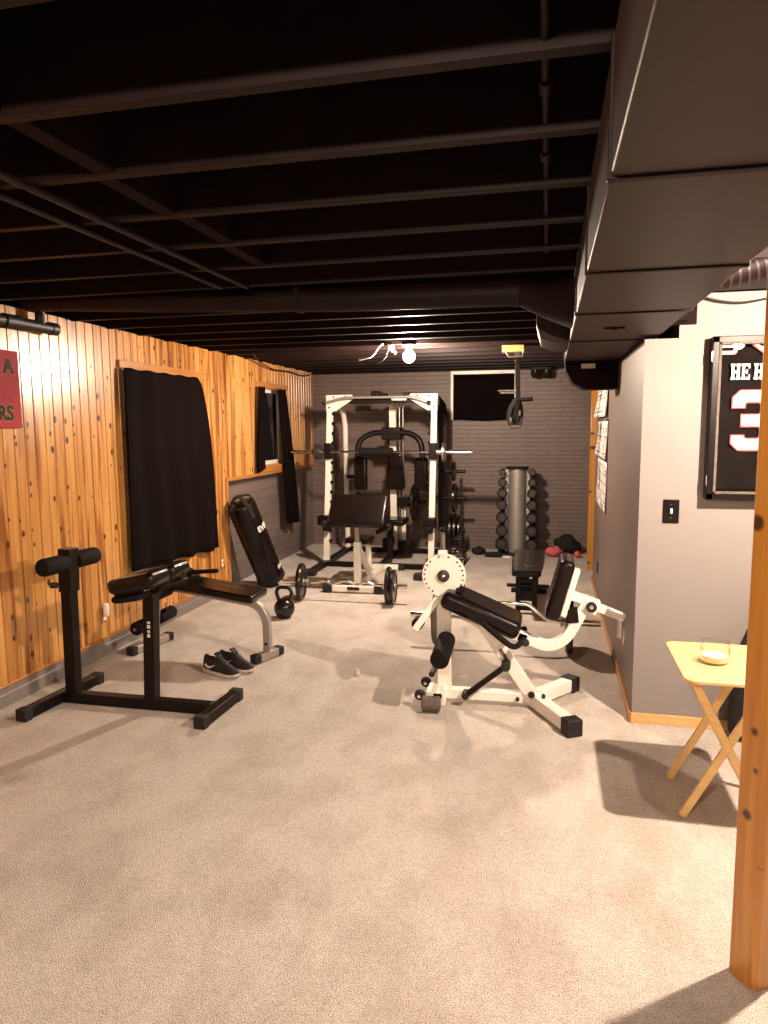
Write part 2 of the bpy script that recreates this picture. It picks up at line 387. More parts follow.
# ------------------------------------------------------------------ lamps
WARM = (1.0, .795, .615)
def bulb(pos, top, watt, label, r=.042):
    t = thing('ceiling_bulb', label, 'light bulb', (pos[0], pos[1], top))
    x, y_, z = pos
    obj('lamp_holder', MB().lathe((x,y_,top), (0,0,-1), [(.058,0),(.058,.012),(.034,.03),(.024,.06),(.022, top-z-r*.8)]), M['porcelain'], t)
    prof = [(r*math.sin(a), r*(1-math.cos(a))) for a in [math.pi*i/12 for i in range(1, 10)]] + [(.019, r*2.05), (.014, r*2.3)]
    obj('bulb_glass', MB().lathe((x,y_,z-r), (0,0,1), [(1e-4,0)] + prof, 20), emit('lit bulb ' + str(watt), WARM, watt / (4*math.pi*r*r*math.pi)), t)
    return t
bulb((-1.24, 6.40, 2.30), 2.41, 125, 'lit bare bulb on the far ceiling above the weight machine', .054)
bulb((1.24, 2.72, 2.21), 2.41, 158, 'lit bare bulb over the tray table side of the post', .030)
bulb((-.35, -.45, 2.33), 2.41, 92, 'lit bare bulb behind the viewpoint')

# ------------------------------------------------------------------ ducts and pipes
t = thing('trunk_duct', 'large black rectangular air duct running under the joists on the right', 'duct', (.33, 2.5, 2.15))
seam = [-2.4, -1.2, .45, 1.495, 2.372, 3.23, 4.25, 5.55]
for a, b_ in zip(seam[:-1], seam[1:]):
    ds = obj('duct_section', MB().span((.105, a+.003, 2.15), (.565, b_-.003, 2.405)), M['duct'], t, bev=.004)
    if b_ < 5.5: obj('seam_flange', MB().span((.099, b_-.012, 2.144), (.571, b_+.012, 2.407)), M['ceil'], ds, bev=.002)
obj('duct_elbow', MB().prism([(.10,2.40),(.10,2.20),(.115,2.08),(.165,1.99),(.25,1.945),(.488,1.945),(.488,2.40)], (0,5.56,0), (1,0,0), (0,0,1), (0,.27,0)), M['deck'], t, bev=.006)
obj('metal_patch', MB().box((.275, 5.557, 2.112), (.10, .004, .034)), M['bright_metal'], t)  # small bright metal patch added on the elbow's front face
obj('takeoff_boot', MB().prism([(-.085,2.40),(-.085,2.27),(-.06,2.19),(.0,2.165),(.104,2.155),(.104,2.40)], (0,4.36,0), (1,0,0), (0,0,1), (0,.55,0)), M['duct'], t, bev=.008)
obj('damper_handle', MB().box((.30, 3.7, 2.146), (.10,.012,.008)).cyl((.30,3.7,2.15),(.30,3.7,2.138),.014), M['ceil'], t)
obj('hanger_box', MB().span((.567, 3.70, 2.17), (.64, 3.86, 2.30)).span((.567,3.84,2.17),(.70,3.87,2.40)), M['deck'], t, bev=.003)
t = thing('round_duct', 'round black duct pipe crossing under the joists to the trunk duct', 'duct', (-1.6, 3.76, 2.335))
obj('pipe_run', MB().tube([(-3.06,3.78,2.45),(-2.2,3.78,2.405),(-1.1,3.78,2.362),(-.16,3.78,2.352)], .068, 24), M['ceil'], t)
obj('pipe_collar', MB().cyl((-.20,3.78,2.352), (-.16,3.78,2.352), .0725), M['ceil'], t)
obj('elbow_boot', MB().rings([[(-.16 + 0, 3.78 + .068*math.cos(a), 2.352 + .068*math.sin(a)) for a in [2*math.pi*k/20 for k in range(20)]],
   [(-.03, 3.75 + .085*math.cos(a), 2.30 + .09*math.sin(a)) for a in [2*math.pi*k/20 for k in range(20)]],
   [(.103, 3.72 + .14*max(-.95,min(.95,1.3*math.cos(a))), 2.275 + .115*max(-.95,min(.95,1.3*math.sin(a)))) for a in [2*math.pi*k/20 for k in range(20)]]]), M['ceil'], t, angle=25)
obj('hanger_strap', MB().ring((-1.35,3.78,2.370),(-1.325,3.78,2.370),.073,.070).span((-1.35,3.71,2.36),(-1.325,3.714,2.55)), M['steel'] if False else M['ceil'], t)
t = thing('drain_pipe', 'thick black pipe running along the top of the pine wall', 'pipe', (-3.12, 3.0, 2.33))
obj('pipe_run', MB().tube(fillet([(-3.135,-2.4,2.27),(-3.135,4.10,2.318)], .06), .036, 18), M['cable'], t)
obj('coupling', MB().cyl((-3.135,3.66,2.314),(-3.135,3.78,2.316),.043), M['cable'], t)
obj('coupling', MB().cyl((-3.135,4.06,2.318),(-3.135,4.12,2.319),.041), M['cable'], t)
obj('pipe_elbow', MB().tube(fillet([(-3.135,3.98,2.317),(-3.135,3.98,2.42)],.03), .030, 16), M['cable'], t)
tag(obj('copper_pipe', MB().tube([(-1.53,-.8,2.398),(-1.53,3.52,2.398)], .013, 10), M['copper']), 'thin dark pipe under the joists nearer the middle of the room', 'pipe')
tag(obj('copper_pipe', MB().tube([(-1.665,-.8,2.398),(-1.665,3.50,2.398)], .013, 10), M['copper']), 'thin dark pipe under the joists nearer the pine wall', 'pipe')
t = thing('flexible_duct', 'ribbed flexible duct resting over the top of the white wall', 'duct', (1.0, 3.95, 2.36))
pth = fillet([(.62,3.98,2.43),(.86,3.97,2.425),(1.15,3.96,2.52),(1.6,3.96,2.56)], .2)
obj('duct_hose', MB().tube(pth, .075, 20), M['ceil'], t)
rb = MB()
for i in range(1, len(pth)-1):
    p_, d_ = pth[i], (pth[i+1]-pth[i-1]).normalized()
    rb.ring(p_-d_*.006, p_+d_*.006, .079, .070, 20)
obj('duct_rib', rb, M['duct'], t)
tag(obj('wall_cable', MB().tube(fillet([(.70,4.06,2.36),(.80,4.05,2.315),(.93,4.05,2.29),(1.05,4.05,2.305),(1.25,4.06,2.36)],.08), .006, 8), M['cable']), 'black cable sagging along the top of the white wall', 'cable')
tag(obj('ceiling_cable', MB().tube(fillet([(-1.95,6.55,2.41),(-1.80,6.5,2.28),(-1.62,6.45,2.235),(-1.47,6.42,2.27),(-1.42,6.4,2.40)],.12), .006, 8), M['cable']), 'black cable hanging in a loop beside the far bulb', 'cable')
tag(obj('ceiling_cable', MB().tube(fillet([(-1.68,6.3,2.275),(-1.55,6.3,2.30),(-1.50,6.3,2.38),(-1.46,6.3,2.41)],.06), .009, 8), M['white_plastic']), 'short white cable end hanging left of the far bulb', 'cable')
tag(obj('junction_box', MB().box((-1.41,6.40,2.387),(.05,.06,.05)).cyl((-1.41,6.40,2.365),(-1.36,6.40,2.335),.014), M['white_plastic'], bev=.006), 'small white junction box on the joist beside the far bulb', 'junction box')
tag(obj('conduit', MB().tube([(-.02,-.5,2.435),(-.025,3.3,2.435)], .009, 10).cyl((-.022,1.70,2.435),(-.022,1.76,2.435),.016,12).cyl((-.024,2.12,2.435),(-.024,2.18,2.435),.016,12), M['ceil']), 'thin dark conduit threaded through the near joists beside the trunk duct', 'conduit')
tag(obj('ceiling_cable', MB().tube(fillet([(-2.95,6.9,2.42),(-3.12,7.4,2.40),(-3.15,7.9,2.34),(-3.15,8.5,2.365),(-3.15,8.95,2.33),(-3.15,9.3,2.38)],.2), .007, 8), M['cable']), 'thin cable draped along the top of the pine wall by the small window', 'cable')

# ------------------------------------------------------------------ windows, curtains, wall fittings on the left
t = thing('window_1', None, None, (XL, 5.5, 1.3)); t['kind'] = 'structure'
obj('window_frame', MB().span((XL-.005,4.88,2.135),(XL+.025,6.20,2.195)), M['trim'], t, bev=.004)
obj('window_pane', MB().span((XL,4.95,.7),(XL+.006,6.10,2.12)), M['pane'], t)
t = thing('window_2', None, None, (XL, 7.97, 1.7)); t['kind'] = 'structure'
obj('window_frame', MB().span((XL-.09,7.50,2.125),(XL+.025,8.47,2.185)).span((XL-.01,7.535,1.20),(XL+.02,7.60,2.125)).span((XL-.01,8.34,1.20),(XL+.02,8.405,2.125)).span((XL-.01,7.52,1.165),(XL+.035,8.42,1.235)).span((XL-.09,8.33,1.22),(XL,8.35,2.13)), M['trim'], t, bev=.004)
sf = MB()
for a, b_ in (((7.60,1.24),(8.33,1.285)), ((7.60,2.08),(8.33,2.125)), ((7.60,1.24),(7.645,2.12)), ((8.285,1.24),(8.33,2.12))):
    sf.span((XL-.075,a[0],a[1]), (XL-.045,b_[0],b_[1]))
obj('sash', sf, M['white_plastic'], t, bev=.003)
obj('window_pane', MB().span((XL-.066,7.64,1.28),(XL-.06,8.29,2.09)), M['pane'], t)
def curtain(name, label, y0, y1, yb0, yb1, z0, zb0, zb1, folds, amp, x=XL+.055, ph=0.0, pw=.8):
    def f(u, v):
        vy = v**pw
        yy_ = (y0 + (y1-y0)*u) * (1-vy) + (yb0 + (yb1-yb0)*u) * vy
        z = z0 + ((zb0 + (zb1-zb0)*u) - z0) * v
        a = amp * (.45 + .55*v)
        d = a*math.sin(folds*2*math.pi*(u + .03*math.sin(5*v+ph)) + ph) + .4*a*math.sin(folds*5.1*u + 2*v + ph)
        return V((x + d, yy_, z + .006*math.sin(u*folds*7)))
    mb_ = MB(); mb_.sheet(f, 90, 30)
    return tag(obj(name, mb_, M['curtain'], solid=.004), label, 'curtain')
curtain('curtain', 'wide black curtain covering the near window in the pine wall', 4.885, 6.05, 4.865, 6.39, 2.132, .56, .50, 4, .018, pw=.5)
curtain('curtain', 'short narrow black curtain tied at the near side of the small window', 7.46, 7.64, 7.36, 7.55, 2.13, 1.17, 1.20, 2, .022, ph=1)
curtain('curtain', 'long black curtain hanging past the sill at the far side of the small window', 7.98, 8.26, 8.22, 8.62, 2.13, .50, .46, 2, .022, x=XL+.06, ph=2)
# red sign, right part shows
t = thing('wall_sign', 'red board sign with dark lettering on the pine wall', 'sign', (XL, 3.45, 1.9))
obj('board', MB().span((XL+.002, 3.02, 1.685), (XL+.022, 3.815, 2.15)), M['red'], t, bev=.003)
fn = lambda oy, oz, dx: (lambda x_, y_, z_: V((XL+.022+dx+z_, oy + x_, oz + y_)))
for tx, oy, oz in (('A', 3.685, 2.015), ('RS', 3.615, 1.735)):
    obj('lettering_edge', text_mb(tx, .122, fn(oy, oz, .0005), off=.009, ext=.0005), M['signlight'], t)
    obj('lettering', text_mb(tx, .122, fn(oy, oz, .0022), off=.0055, ext=.0005), M['signdark'], t)
obj('emblem', MB().prism([(0,0),(.10,.0),(.115,.05),(.07,.085),(.02,.075)], (XL+.0225, 3.53, 1.735), (0,1,0), (0,0,1), (.002,0,0)), M['signpink'], t)
def outlet(name, label, cat, y_, z, mat, holes=True, x=XL, sgn=1, w=.07, h=.115):
    t = thing(name, label, cat, (x, y_, z))
    obj('cover_plate', MB().box((x+sgn*.004, y_, z), (.008, w, h)), mat, t, bev=.002)
    if holes:
        obj('socket', MB().box((x+sgn*.009, y_, z+.022), (.004,.034,.030)).box((x+sgn*.009, y_, z-.022), (.004,.034,.030)), M['white_plastic'] if mat is not M['black_plastic'] else M['rubber'], t, bev=.001)
    return t
outlet('wall_outlet', 'wooden cover outlet low on the pine wall behind the kneeling post', 'outlet', 4.55, .30, M['trim'])
t = thing('night_light', 'white plug-in freshener in the low pine wall outlet', 'air freshener', (XL+.012, 4.55, .32))
obj('body', MB().lathe((XL+.036, 4.53, .300), (0,0,1), [(.016,0),(.022,.008),(.023,.075),(.019,.095),(.01,.098)]), M['white_plastic'], t)
obj('plug', MB().span((XL+.010,4.55,.322),(XL+.03,4.575,.35)), M['white_plastic'], t)
outlet('wall_plate', 'blank wooden cover plate on the pine wall between the curtain and the grey boards', 'wall plate', 6.53, 1.34, M['trim'], False)
outlet('wall_outlet', 'wooden cover outlet at the end of the pine boards beside the punching bag', 'outlet', 6.52, .32, M['trim'])

# ------------------------------------------------------------------ back extension bench (black)
BY = 3.68
t = thing('back_extension_bench', 'black steel back extension bench with raised hip pad and ankle rollers', 'exercise bench', (-2.35, 3.68, 0))
w = .065
def capped(parent, a, b_, w_, h_, mat, capmat, capl=.055, both=True, grow=.008, name='foot_cap', nm='base_bar'):
    a, b_ = V(a), V(b_); d = (b_-a).normalized()
    o = obj(nm, MB().beam([a, b_], w_, h_), mat, parent, bev=.005)
    for p_, q in ([(a, 1), (b_, -1)] if both else [(b_, -1)]):
        obj(name, MB().beam([p_ - d*q*.004, p_ + d*q*capl], w_+grow, h_+grow), capmat, o, bev=.006)
    return o
capped(t, (-2.935,3.35,.036), (-2.885,4.02,.036), w, w, M['black_metal'], M['rubber'])
capped(t, (-1.875,3.47,.036), (-1.855,3.94,.036), w, w, M['black_metal'], M['rubber'])
obj('long_bar', MB().beam([(-2.88,3.68,.036), (-1.90,3.69,.036)], w, w), M['black_metal'], t, bev=.004)
obj('ankle_post', MB().beam([(-2.825,3.68,.06), (-2.815,3.68,.80)], .070, .070, (0,1,0)), M['black_metal'], t, bev=.004)
obj('post_sleeve', MB().beam([(-2.815,3.68,.70), (-2.805,3.68,.965)], .084, .088, (0,1,0)), M['black_metal'], t, bev=.004)
for s_ in (-1, 1):
    a, b_ = V((-2.81, 3.62+.01*s_, .875)), V((-2.81, 3.62+.01*s_, .875))
    o = obj('ankle_roller', MB().lathe((-2.80, 3.68+s_*.045, .885), (-.10*1, s_, 0) if s_ < 0 else (.10, 1, 0), [(.050,0),(.053,.01),(.053,.165),(.048,.18),(.02,.182)]), M['foam'], t)
obj('roller_axle', MB().tube([(-2.82,3.45,.885),(-2.78,3.91,.885)], .012), M['black_metal'], t)
obj('adjust_knob', MB().cyl((-2.86,3.64,.745),(-2.90,3.62,.745),.018), M['rubber'], t, bev=.004)
obj('hip_post', MB().beam([(-2.29,3.68,.06), (-2.265,3.68,.72)], .07, .07, (0,1,0)), M['black_metal'], t, bev=.004)
obj('decal', MB().box((-2.268,3.6438,.545),(.020,.002,.012)).box((-2.269,3.6438,.52),(.020,.002,.022)).box((-2.270,3.6438,.49),(.016,.002,.016)).box((-2.271,3.6438,.465),(.018,.002,.018)), M['tan_print'], t)
Rp = Matrix.Rotation(math.radians(-13), 3, 'Y')
for s_ in (-1, 1):
    obj('hip_pad', MB().box((-2.265, 3.68+s_*.118, .815), (.30,.215,.085), Rp), M['vinyl'], t, bev=.034, seg=5)
obj('pad_plate', MB().box((-2.27,3.68,.765),(.24,.36,.014), Rp), M['black_metal'], t, bev=.003)
obj('grip_handle', MB().tube(fillet([(-2.25,3.62,.73),(-2.24,3.52,.725),(-2.40,3.51,.70),(-2.43,3.57,.70),(-2.30,3.66,.73)],.05), .017), M['foam'], t)
obj('grip_handle', MB().tube(fillet([(-2.27,3.76,.72),(-2.17,3.95,.735),(-2.05,3.93,.745)],.05), .017), M['foam'], t)

# ------------------------------------------------------------------ abdominal bench (silver frame)
t = thing('sit_up_bench', 'silver framed sit-up bench with black pad standing behind the black bench', 'exercise bench', (-2.4, 4.72, 0))
capped(t, (-2.015,4.555,.036), (-1.915,4.82,.036), .06, .055, M['silver'], M['rubber'], .05, nm='front_base')
capped(t, (-2.99,4.54,.036), (-2.91,4.98,.036), .06, .055, M['silver'], M['rubber'], .05, nm='rear_base')
obj('curved_frame', MB().beam(fillet([(-1.965,4.70,.05),(-1.965,4.70,.40),(-2.30,4.72,.44),(-2.80,4.75,.50),(-2.93,4.76,.50)],.20,10), .055, .055, (0,1,0)), M['silver'], t, bev=.006)
obj('rear_post', MB().beam([(-2.92,4.76,.05),(-2.88,4.76,.52)], .055,.055,(0,1,0)), M['silver'], t, bev=.005)
obj('bolt', MB().cyl((-1.965,4.668,.12),(-1.965,4.662,.12),.010), M['iron'], t)
d_ = V((-2.62,4.76,.52)) - V((-2.06,4.73,.447)); ang = math.atan2(d_.z, -d_.x)
obj('pad', MB().box((-2.36,4.74,.497), (.66,.30,.055), Matrix.Rotation(ang, 3, 'Y')), M['vinyl'], t, bev=.018, seg=4)
obj('pad_print', MB().box((-2.22,4.74,.5085), (.15,.012,.002), Matrix.Rotation(ang, 3, 'Y')), M['greyrubber'], t)
obj('head_cushion', MB().box((-2.66,4.76,.575), (.16,.28,.075), Matrix.Rotation(math.radians(24), 3, 'Y')), M['vinyl'], t, bev=.02, seg=4)
for z, xx in ((.225,-2.905),(.485,-2.75)):
    obj('leg_roller', MB().lathe((xx,4.49,z),(0,1,0),[(.02,0),(.046,.004),(.05,.012),(.05,.208),(.046,.218)]).lathe((xx,4.80,z),(0,1,0),[(.046,0),(.05,.01),(.05,.205),(.046,.215),(.02,.218)]), M['foam'], t)
    obj('roller_axle', MB().cyl((xx,4.48,z),(xx,5.02,z),.012), M['steel'], t)
obj('grip_bar', MB().tube(fillet([(-2.70,4.80,.55),(-2.60,4.76,.605),(-2.36,4.74,.63)],.05), .016), M['foam'], t)

# ------------------------------------------------------------------ running shoes
def shoe(name, label, heel, toe, mirror=1):
    heel, toe = V(heel), V(toe); L_ = (toe-heel).length; ex = (toe-heel).normalized(); ey = V((-ex.y, ex.x, 0))*mirror
    t = thing(name, label, 'shoe', (heel+toe)/2, 'black running shoes on the carpet')
    W = lambda u: (.034 + .014*math.sin(min(1, u*1.05)*math.pi*.86))*(1 if u < .8 else 1 - ((u-.8)/.2)**2*.55) * (1 if u > .06 else .8)
    def P(u, s_, z): return heel + ex*(u*L_) + ey*s_ + V((0,0,z))
    us = [0,.03,.08,.16,.26,.36,.46,.56,.66,.76,.86,.93,.98,1.0]
    lift = lambda u: .016*max(0,(u-.72)/.28)**2 + .004*max(0,(.1-u)/.1)
    sr = []
    for u in us:
        w_ = W(u)*1.05; zl = lift(u); th = .030 - .010*u
        if u in (0, 1.0): w_ *= .55
        sr.append([P(u, -w_, zl+.002), P(u, w_, zl+.002), P(u, w_*1.04, zl+th), P(u, -w_*1.04, zl+th)])
    obj('sole', MB().rings(sr), M['sole'], t, bev=.004, seg=2)
    top = [(.0,.095),(.03,.112),(.08,.116),(.16,.098),(.26,.090),(.36,.108),(.46,.118),(.56,.100),(.66,.080),(.76,.066),(.86,.056),(.93,.047),(.98,.036),(1.0,.028)]
    ur = []
    for (u, h) in top:
        w_ = W(u) * (.5 if u in (0,1.0) else 1); zl = lift(u) + .026 - .010*u; r = []
        for k in range(16):
            a = math.pi * k / 15
            c, s_ = math.cos(a), math.sin(a)
            r.append(P(u, w_*math.copysign(abs(c)**.7, c)*(1-.35*s_), zl + (h - zl + .012)*s_**.75 if s_ > 0 else zl))
        ur.append(r)
    obj('upper', MB().rings(ur), M['shoe'], t, angle=60, sub=1)
    obj('collar_opening', MB().prism([(.05*math.cos(a)*.75, .024*math.sin(a)) for a in [2*math.pi*k/16 for k in range(16)]], P(.21,0,.106), ex, ey, V((0,0,.004))), M['darkcloth'], t)
    obj('tongue', MB().box(P(.42,0,.134), (.05,.045,.012), Matrix(((ex.x,ey.x,0),(ex.y,ey.y,0),(0,0,1))) @ Matrix.Rotation(math.radians(35),3,'Y')), M['shoe'], t, bev=.005)
    lc = MB()
    for i, u in enumerate((.5,.57,.64,.70)):
        h = .128 - .055*(u-.46)/.30 * 1.1
        lc.tube([P(u,-.022,h-.006),P(u+.01,0,h+.002),P(u,.022,h-.006)], .0035, 6)
    obj('lace', lc, M['darkcloth'], t)
    sw = [(0,.022),(.020,.004),(.045,.0),(.105,.036),(.048,.017),(.028,.018),(.014,.032)]
    obj('side_mark', MB().prism(sw, P(.13, -mirror*0 - W(.2)*.985, .042), ex, (0,0,1), -ey*.0025), M['tan_print'], t)
    return t
shoe('running_shoe', 'black running shoe with white side mark, nearer one of the pair', (-2.30,4.37,0), (-2.00,4.27,0), 1)
shoe('running_shoe', 'black running shoe behind its mate, touching the silver bench foot', (-2.235,4.475,0), (-1.945,4.390,0), 1)

# ------------------------------------------------------------------ kettlebell
kx, ky = -2.25, 5.78
t = thing('kettlebell', 'black cast iron kettlebell on the carpet in front of the punching bag', 'kettlebell', (kx, ky, 0))
prof = [(.05,0),(.058,.004)] + [(.092*math.sin(a), .088 - .092*math.cos(a)) for a in [math.radians(x) for x in range(45,176,10)]]
obj('ball', MB().lathe((kx,ky,0),(0,0,1),prof,32), M['iron'], t)
obj('handle', MB().tube(fillet([(kx-.050,ky,.155),(kx-.075,ky,.235),(kx-.045,ky,.275),(kx+.045,ky,.275),(kx+.075,ky,.235),(kx+.050,ky,.155)],.04), .0165, 14, up=(0,1,0)), M['iron'], t)

# ------------------------------------------------------------------ punching bag leaning on the wall
A0, A1 = V((-2.855,6.98,.078)), V((-3.035,6.66,.90)); ax = (A1-A0).normalized(); BL = (A1-A0).length; br = .148
t = thing('punching_bag', 'black punching bag leaning against the grey boards of the left wall', 'punching bag', (-2.86, 6.98, 0))
obj('main_body', MB().lathe(A0, ax, [(.02,-.028),(.11,-.026),(br-.01,-.014),(br,.01),(br,BL*.5),(br,BL-.02),(br-.008,BL),(.10,BL+.012),(.01,BL+.014)], 40), M['vinyl'], t)
obj('bottom_band', MB().ring(A0+ax*.0, A0+ax*.05, br+.004, br-.01), M['darkcloth'], t)
tocam = (V((0,0,1.68)) - (A0+A1)/2); tocam -= ax*tocam.dot(ax); tocam.normalize(); sd = ax.cross(tocam)
st = MB()
for a in (0, 90, 180, 270):
    d_ = tocam*math.cos(math.radians(a+25)) + sd*math.sin(math.radians(a+25))
    e_ = tocam*math.cos(math.radians(a+115)) + sd*math.sin(math.radians(a+115))
    st.beam([A1-ax*.13+d_*(br+.003), A1+d_*(br+.003), A1+ax*.07+d_*.085, A1+ax*.10+d_*.01], .034, .005, d_)
obj('hanging_strap', st, M['darkcloth'], t)
obj('hanging_ring', MB().tube([A1+ax*.085 + (tocam*math.cos(a)+sd*math.sin(a))*.03 for a in [2*math.pi*k/16 for k in range(16)]], .005, 6, closed=True), M['steel'], t)
obj('top_strap', MB().tube(fillet([A1+ax*.01+sd*.13, A1+ax*.075+sd*.11, A1+ax*.085-sd*.03, A1+ax*.03-sd*.10],.04), .010, 8), M['darkcloth'], t)
def wrap(h, a0, s_=1.0):
    def f(x_, y_, z_):
        a = a0 + x_/br
        return A0 + ax*(h + y_) + (tocam*math.cos(a) + sd*math.sin(a))*(br+.002+z_)
    return f
obj('lettering', text_mb('EVERLAST', .082, wrap(BL*.66, .40), off=.0025, ext=.0004), M['tan_print'], t)
obj('lettering', text_mb('EVERLAST', .055, wrap(BL*.13, .78), off=.002, ext=.0004), M['tan_print'], t)


# ------------------------------------------------------------------ weight plates and bars
def weight_plate(label, c, axis, r, th, mat, group=None, hub=None):
    c = V(c); a = V(axis).normalized()
    t = thing('weight_plate', label, 'weight plate', c, group)
    prof = [(.027,-th*.5),(r*.30,-th*.5),(r*.34,-th*.30),(r*.80,-th*.30),(r*.84,-th*.5),(r*.96,-th*.5),(r,-th*.3),(r,th*.3),(r*.96,th*.5),(r*.84,th*.5),(r*.80,th*.30),(r*.34,th*.30),(r*.30,th*.5),(.027,th*.5)]
    obj('plate_disc', MB().lathe(c, a, prof, 40), mat, t)
    obj('hub_ring', MB().ring(c-a*(th*.5+.003), c+a*(th*.5+.003), .040, .026), hub or M['steel'], t)
    return t
# ------------------------------------------------------------------ smith machine
SX = (-2.615, -1.325)
LY = lambda z: 8.16 + .27*z/2.03
t = thing('smith_machine', 'tall white and black smith machine with butterfly arms against the back wall', 'weight machine', (-1.97, 8.5, 0))
for i, x in enumerate(SX):
    upr = obj('upright', MB().beam([(x, LY(.05), .05), (x, LY(2.03), 2.03)], .072, .06, (0,1,0)), M['white_metal'], t, bev=.005)
    s_ = 1 if i == 0 else -1
    g_ = [(-.04*s_,.06),(.29*s_,.06),(.29*s_,.0),(.08*s_,-.135),(-.04*s_,-.135)]
    gs = obj('gusset', MB().prism(g_, (x, LY(2)-.052, 2.0), (1,0,0), (0,0,1), (0,.012,0)), M['white_metal'], t)
    for bx, bz in ((.06,2.035),(.20,2.035),(0,1.91)):
        obj('gusset_bolt', MB().cyl((x+bx*s_, LY(2)-.06, bz),(x+bx*s_, LY(2)-.05, bz),.010), M['iron'], gs)
    rn = obj('base_runner', MB().beam([(x, 7.50, .036), (x, 9.22, .036)], .075, .06), M['black_metal'], t, bev=.005)
    obj('foot_cap', MB().beam([(x-.01, 7.49, .036), (x-.01, 7.60, .036)], .16, .068), M['rubber'], rn, bev=.008)
    up = [(x, 8.62, 1.99), (x, 8.90, 1.93), (x, 9.06, 1.74), (x, 9.12, .06)]
    if i == 0:
        obj('rear_tube', MB().tube(fillet(up, .14), .035, 16), M['white_metal'], t)
    else:
        obj('rear_tube', MB().tube([(x,9.10,.40),(x,9.12,.06)], .035, 16), M['white_metal'], t)
        obj('rear_sleeve', MB().beam(fillet([(x, 8.45, 1.98),(x+.005, 8.98, 1.90), (x+.005, 9.06, 1.74), (x, 9.10, .38)], .12), .11, .10, (0,1,0)), M['black_metal'], t, bev=.01)
    for k in range(15):
        zk = .30+.118*k
        obj('notch_peg', MB().cyl((x+s_*.036, LY(zk-.1)-.01, zk), (x+s_*.066, LY(zk-.1)-.01, zk), .019, 12), M['black_metal'], upr)
    obj('lower_stop', MB().box((x-.02*1, LY(.5)-.05, .55), (.16,.10,.12)).box((x+s_*.02, LY(.5)-.10, .47), (.09,.10,.08)), M['black_metal'], t, bev=.012)
    pass
    obj('bar_carriage', MB().box((x+.005, LY(1.37)-.055, 1.385), (.095,.08,.19)).box((x+s_*.05, LY(1.37)-.05, 1.36), (.12,.05,.05)), M['black_metal'], t, bev=.008)
obj('top_crossbar', MB().beam([(SX[0]+.25, LY(2), 1.985), (SX[1]-.08, LY(2), 1.985)], .075, .07), M['black_metal'], t, bev=.004)
obj('crossbar_cap', MB().beam([(SX[0]+.27, LY(2)-.01, 2.03), (SX[1]-.2, LY(2)-.01, 2.03)], .06, .022), M['white_metal'], t, bev=.003)
obj('pulley_housing', MB().box((-2.03, 8.40, 2.065), (.11,.10,.07)).box((-1.93,8.40,2.05),(.08,.08,.04)).box((-1.66,8.44,2.055),(.09,.08,.05)), M['black_metal'], t, bev=.008)
obj('lat_bracket', MB().box((-1.74, 8.352, 2.005), (.19,.05,.05)), M['white_metal'], t, bev=.018, seg=4)
obj('top_arm', MB().beam([(-1.92, 8.43, 1.985), (-1.92, 8.90, 2.0)], .07, .07), M['black_metal'], t, bev=.004)
obj('column', MB().beam([(-1.915, 8.86, .10), (-1.93, 8.86, 2.02)], .085, .07, (0,1,0)), M['white_metal'], t, bev=.005)
obj('low_pulley_strut', MB().beam([(-1.79, 8.86, .10), (-1.79, 8.86, .63)], .055, .05, (0,1,0)), M['white_metal'], t, bev=.004)
obj('cable_rod', MB().cyl((-1.83,8.80,.2),(-1.83,8.80,1.98),.009,10).cyl((-1.785,8.80,.55),(-1.785,8.80,1.98),.009,10), M['steel'], t)
obj('weight_carriage', MB().box((-1.79, 8.84, .72), (.15,.13,.13)).cyl((-1.79,8.80,.72),(-1.45,8.80,.72),.024), M['black_metal'], t, bev=.006)
obj('base_cross', MB().beam([(SX[0], 8.10, .036), (SX[1], 8.10, .036)], .06, .055).beam([(SX[0], 9.15, .036), (SX[1], 9.15, .036)], .06, .06).beam([(-1.92,8.1,.036),(-1.92,9.15,.036)],.06,.055), M['black_metal'], t, bev=.004)
obj('pulley_box', MB().box((-1.76, 8.80, .14), (.17,.16,.17)), M['black_metal'], t, bev=.012)
obj('pulley_box', MB().box((-2.0,8.8,.17),(.10,.12,.16)), M['black_metal'], t, bev=.012)
obj('column_chain', MB().tube([(-1.915+.012*(-1)**k, 8.805, .17+.028*k) for k in range(8)], .010, 6), M['black_metal'], t)
obj('butterfly_arch', MB().tube(fillet([(-2.31,8.54,1.30),(-2.30,8.55,1.50),(-2.14,8.58,1.60),(-1.65,8.58,1.60),(-1.51,8.55,1.50),(-1.49,8.54,1.28)],.14), .035, 14, up=(0,1,0)), M['black_metal'], t)
obj('arch_hub', MB().box((-1.89,8.66,1.59), (.24,.22,.15)), M['black_metal'], t, bev=.015)
for x in (-2.265, -1.505):
    obj('arm_pad', MB().box((x, 8.52, 1.095), (.165,.085,.41)), M['vinyl'], t, bev=.03, seg=4)
    obj('arm_hanger', MB().tube([(x, 8.56, 1.36), (x, 8.58, .92)], .02), M['black_metal'], t)
obj('back_pad', MB().prism([(-.105,0),(.105,0),(.125,.06),(.085,.44),(.06,.46),(-.06,.46),(-.085,.44),(-.125,.06)], (-1.87,8.70,.885), (1,0,0), (0,0,1), (0,.075,0)), M['vinyl'], t, bev=.022, seg=4)
obj('seat_pad', MB().box((-1.83, 8.38, .53), (.34,.36,.075)), M['vinyl'], t, bev=.025, seg=4)
obj('seat_post', MB().beam([(-1.88,8.42,.06),(-1.86,8.42,.50)], .06, .06, (0,1,0)), M['black_metal'], t, bev=.004)
obj('seat_brace', MB().beam([(-1.87,8.42,.42),(-1.90,8.82,.30)], .05,.05), M['white_metal'], t, bev=.004)
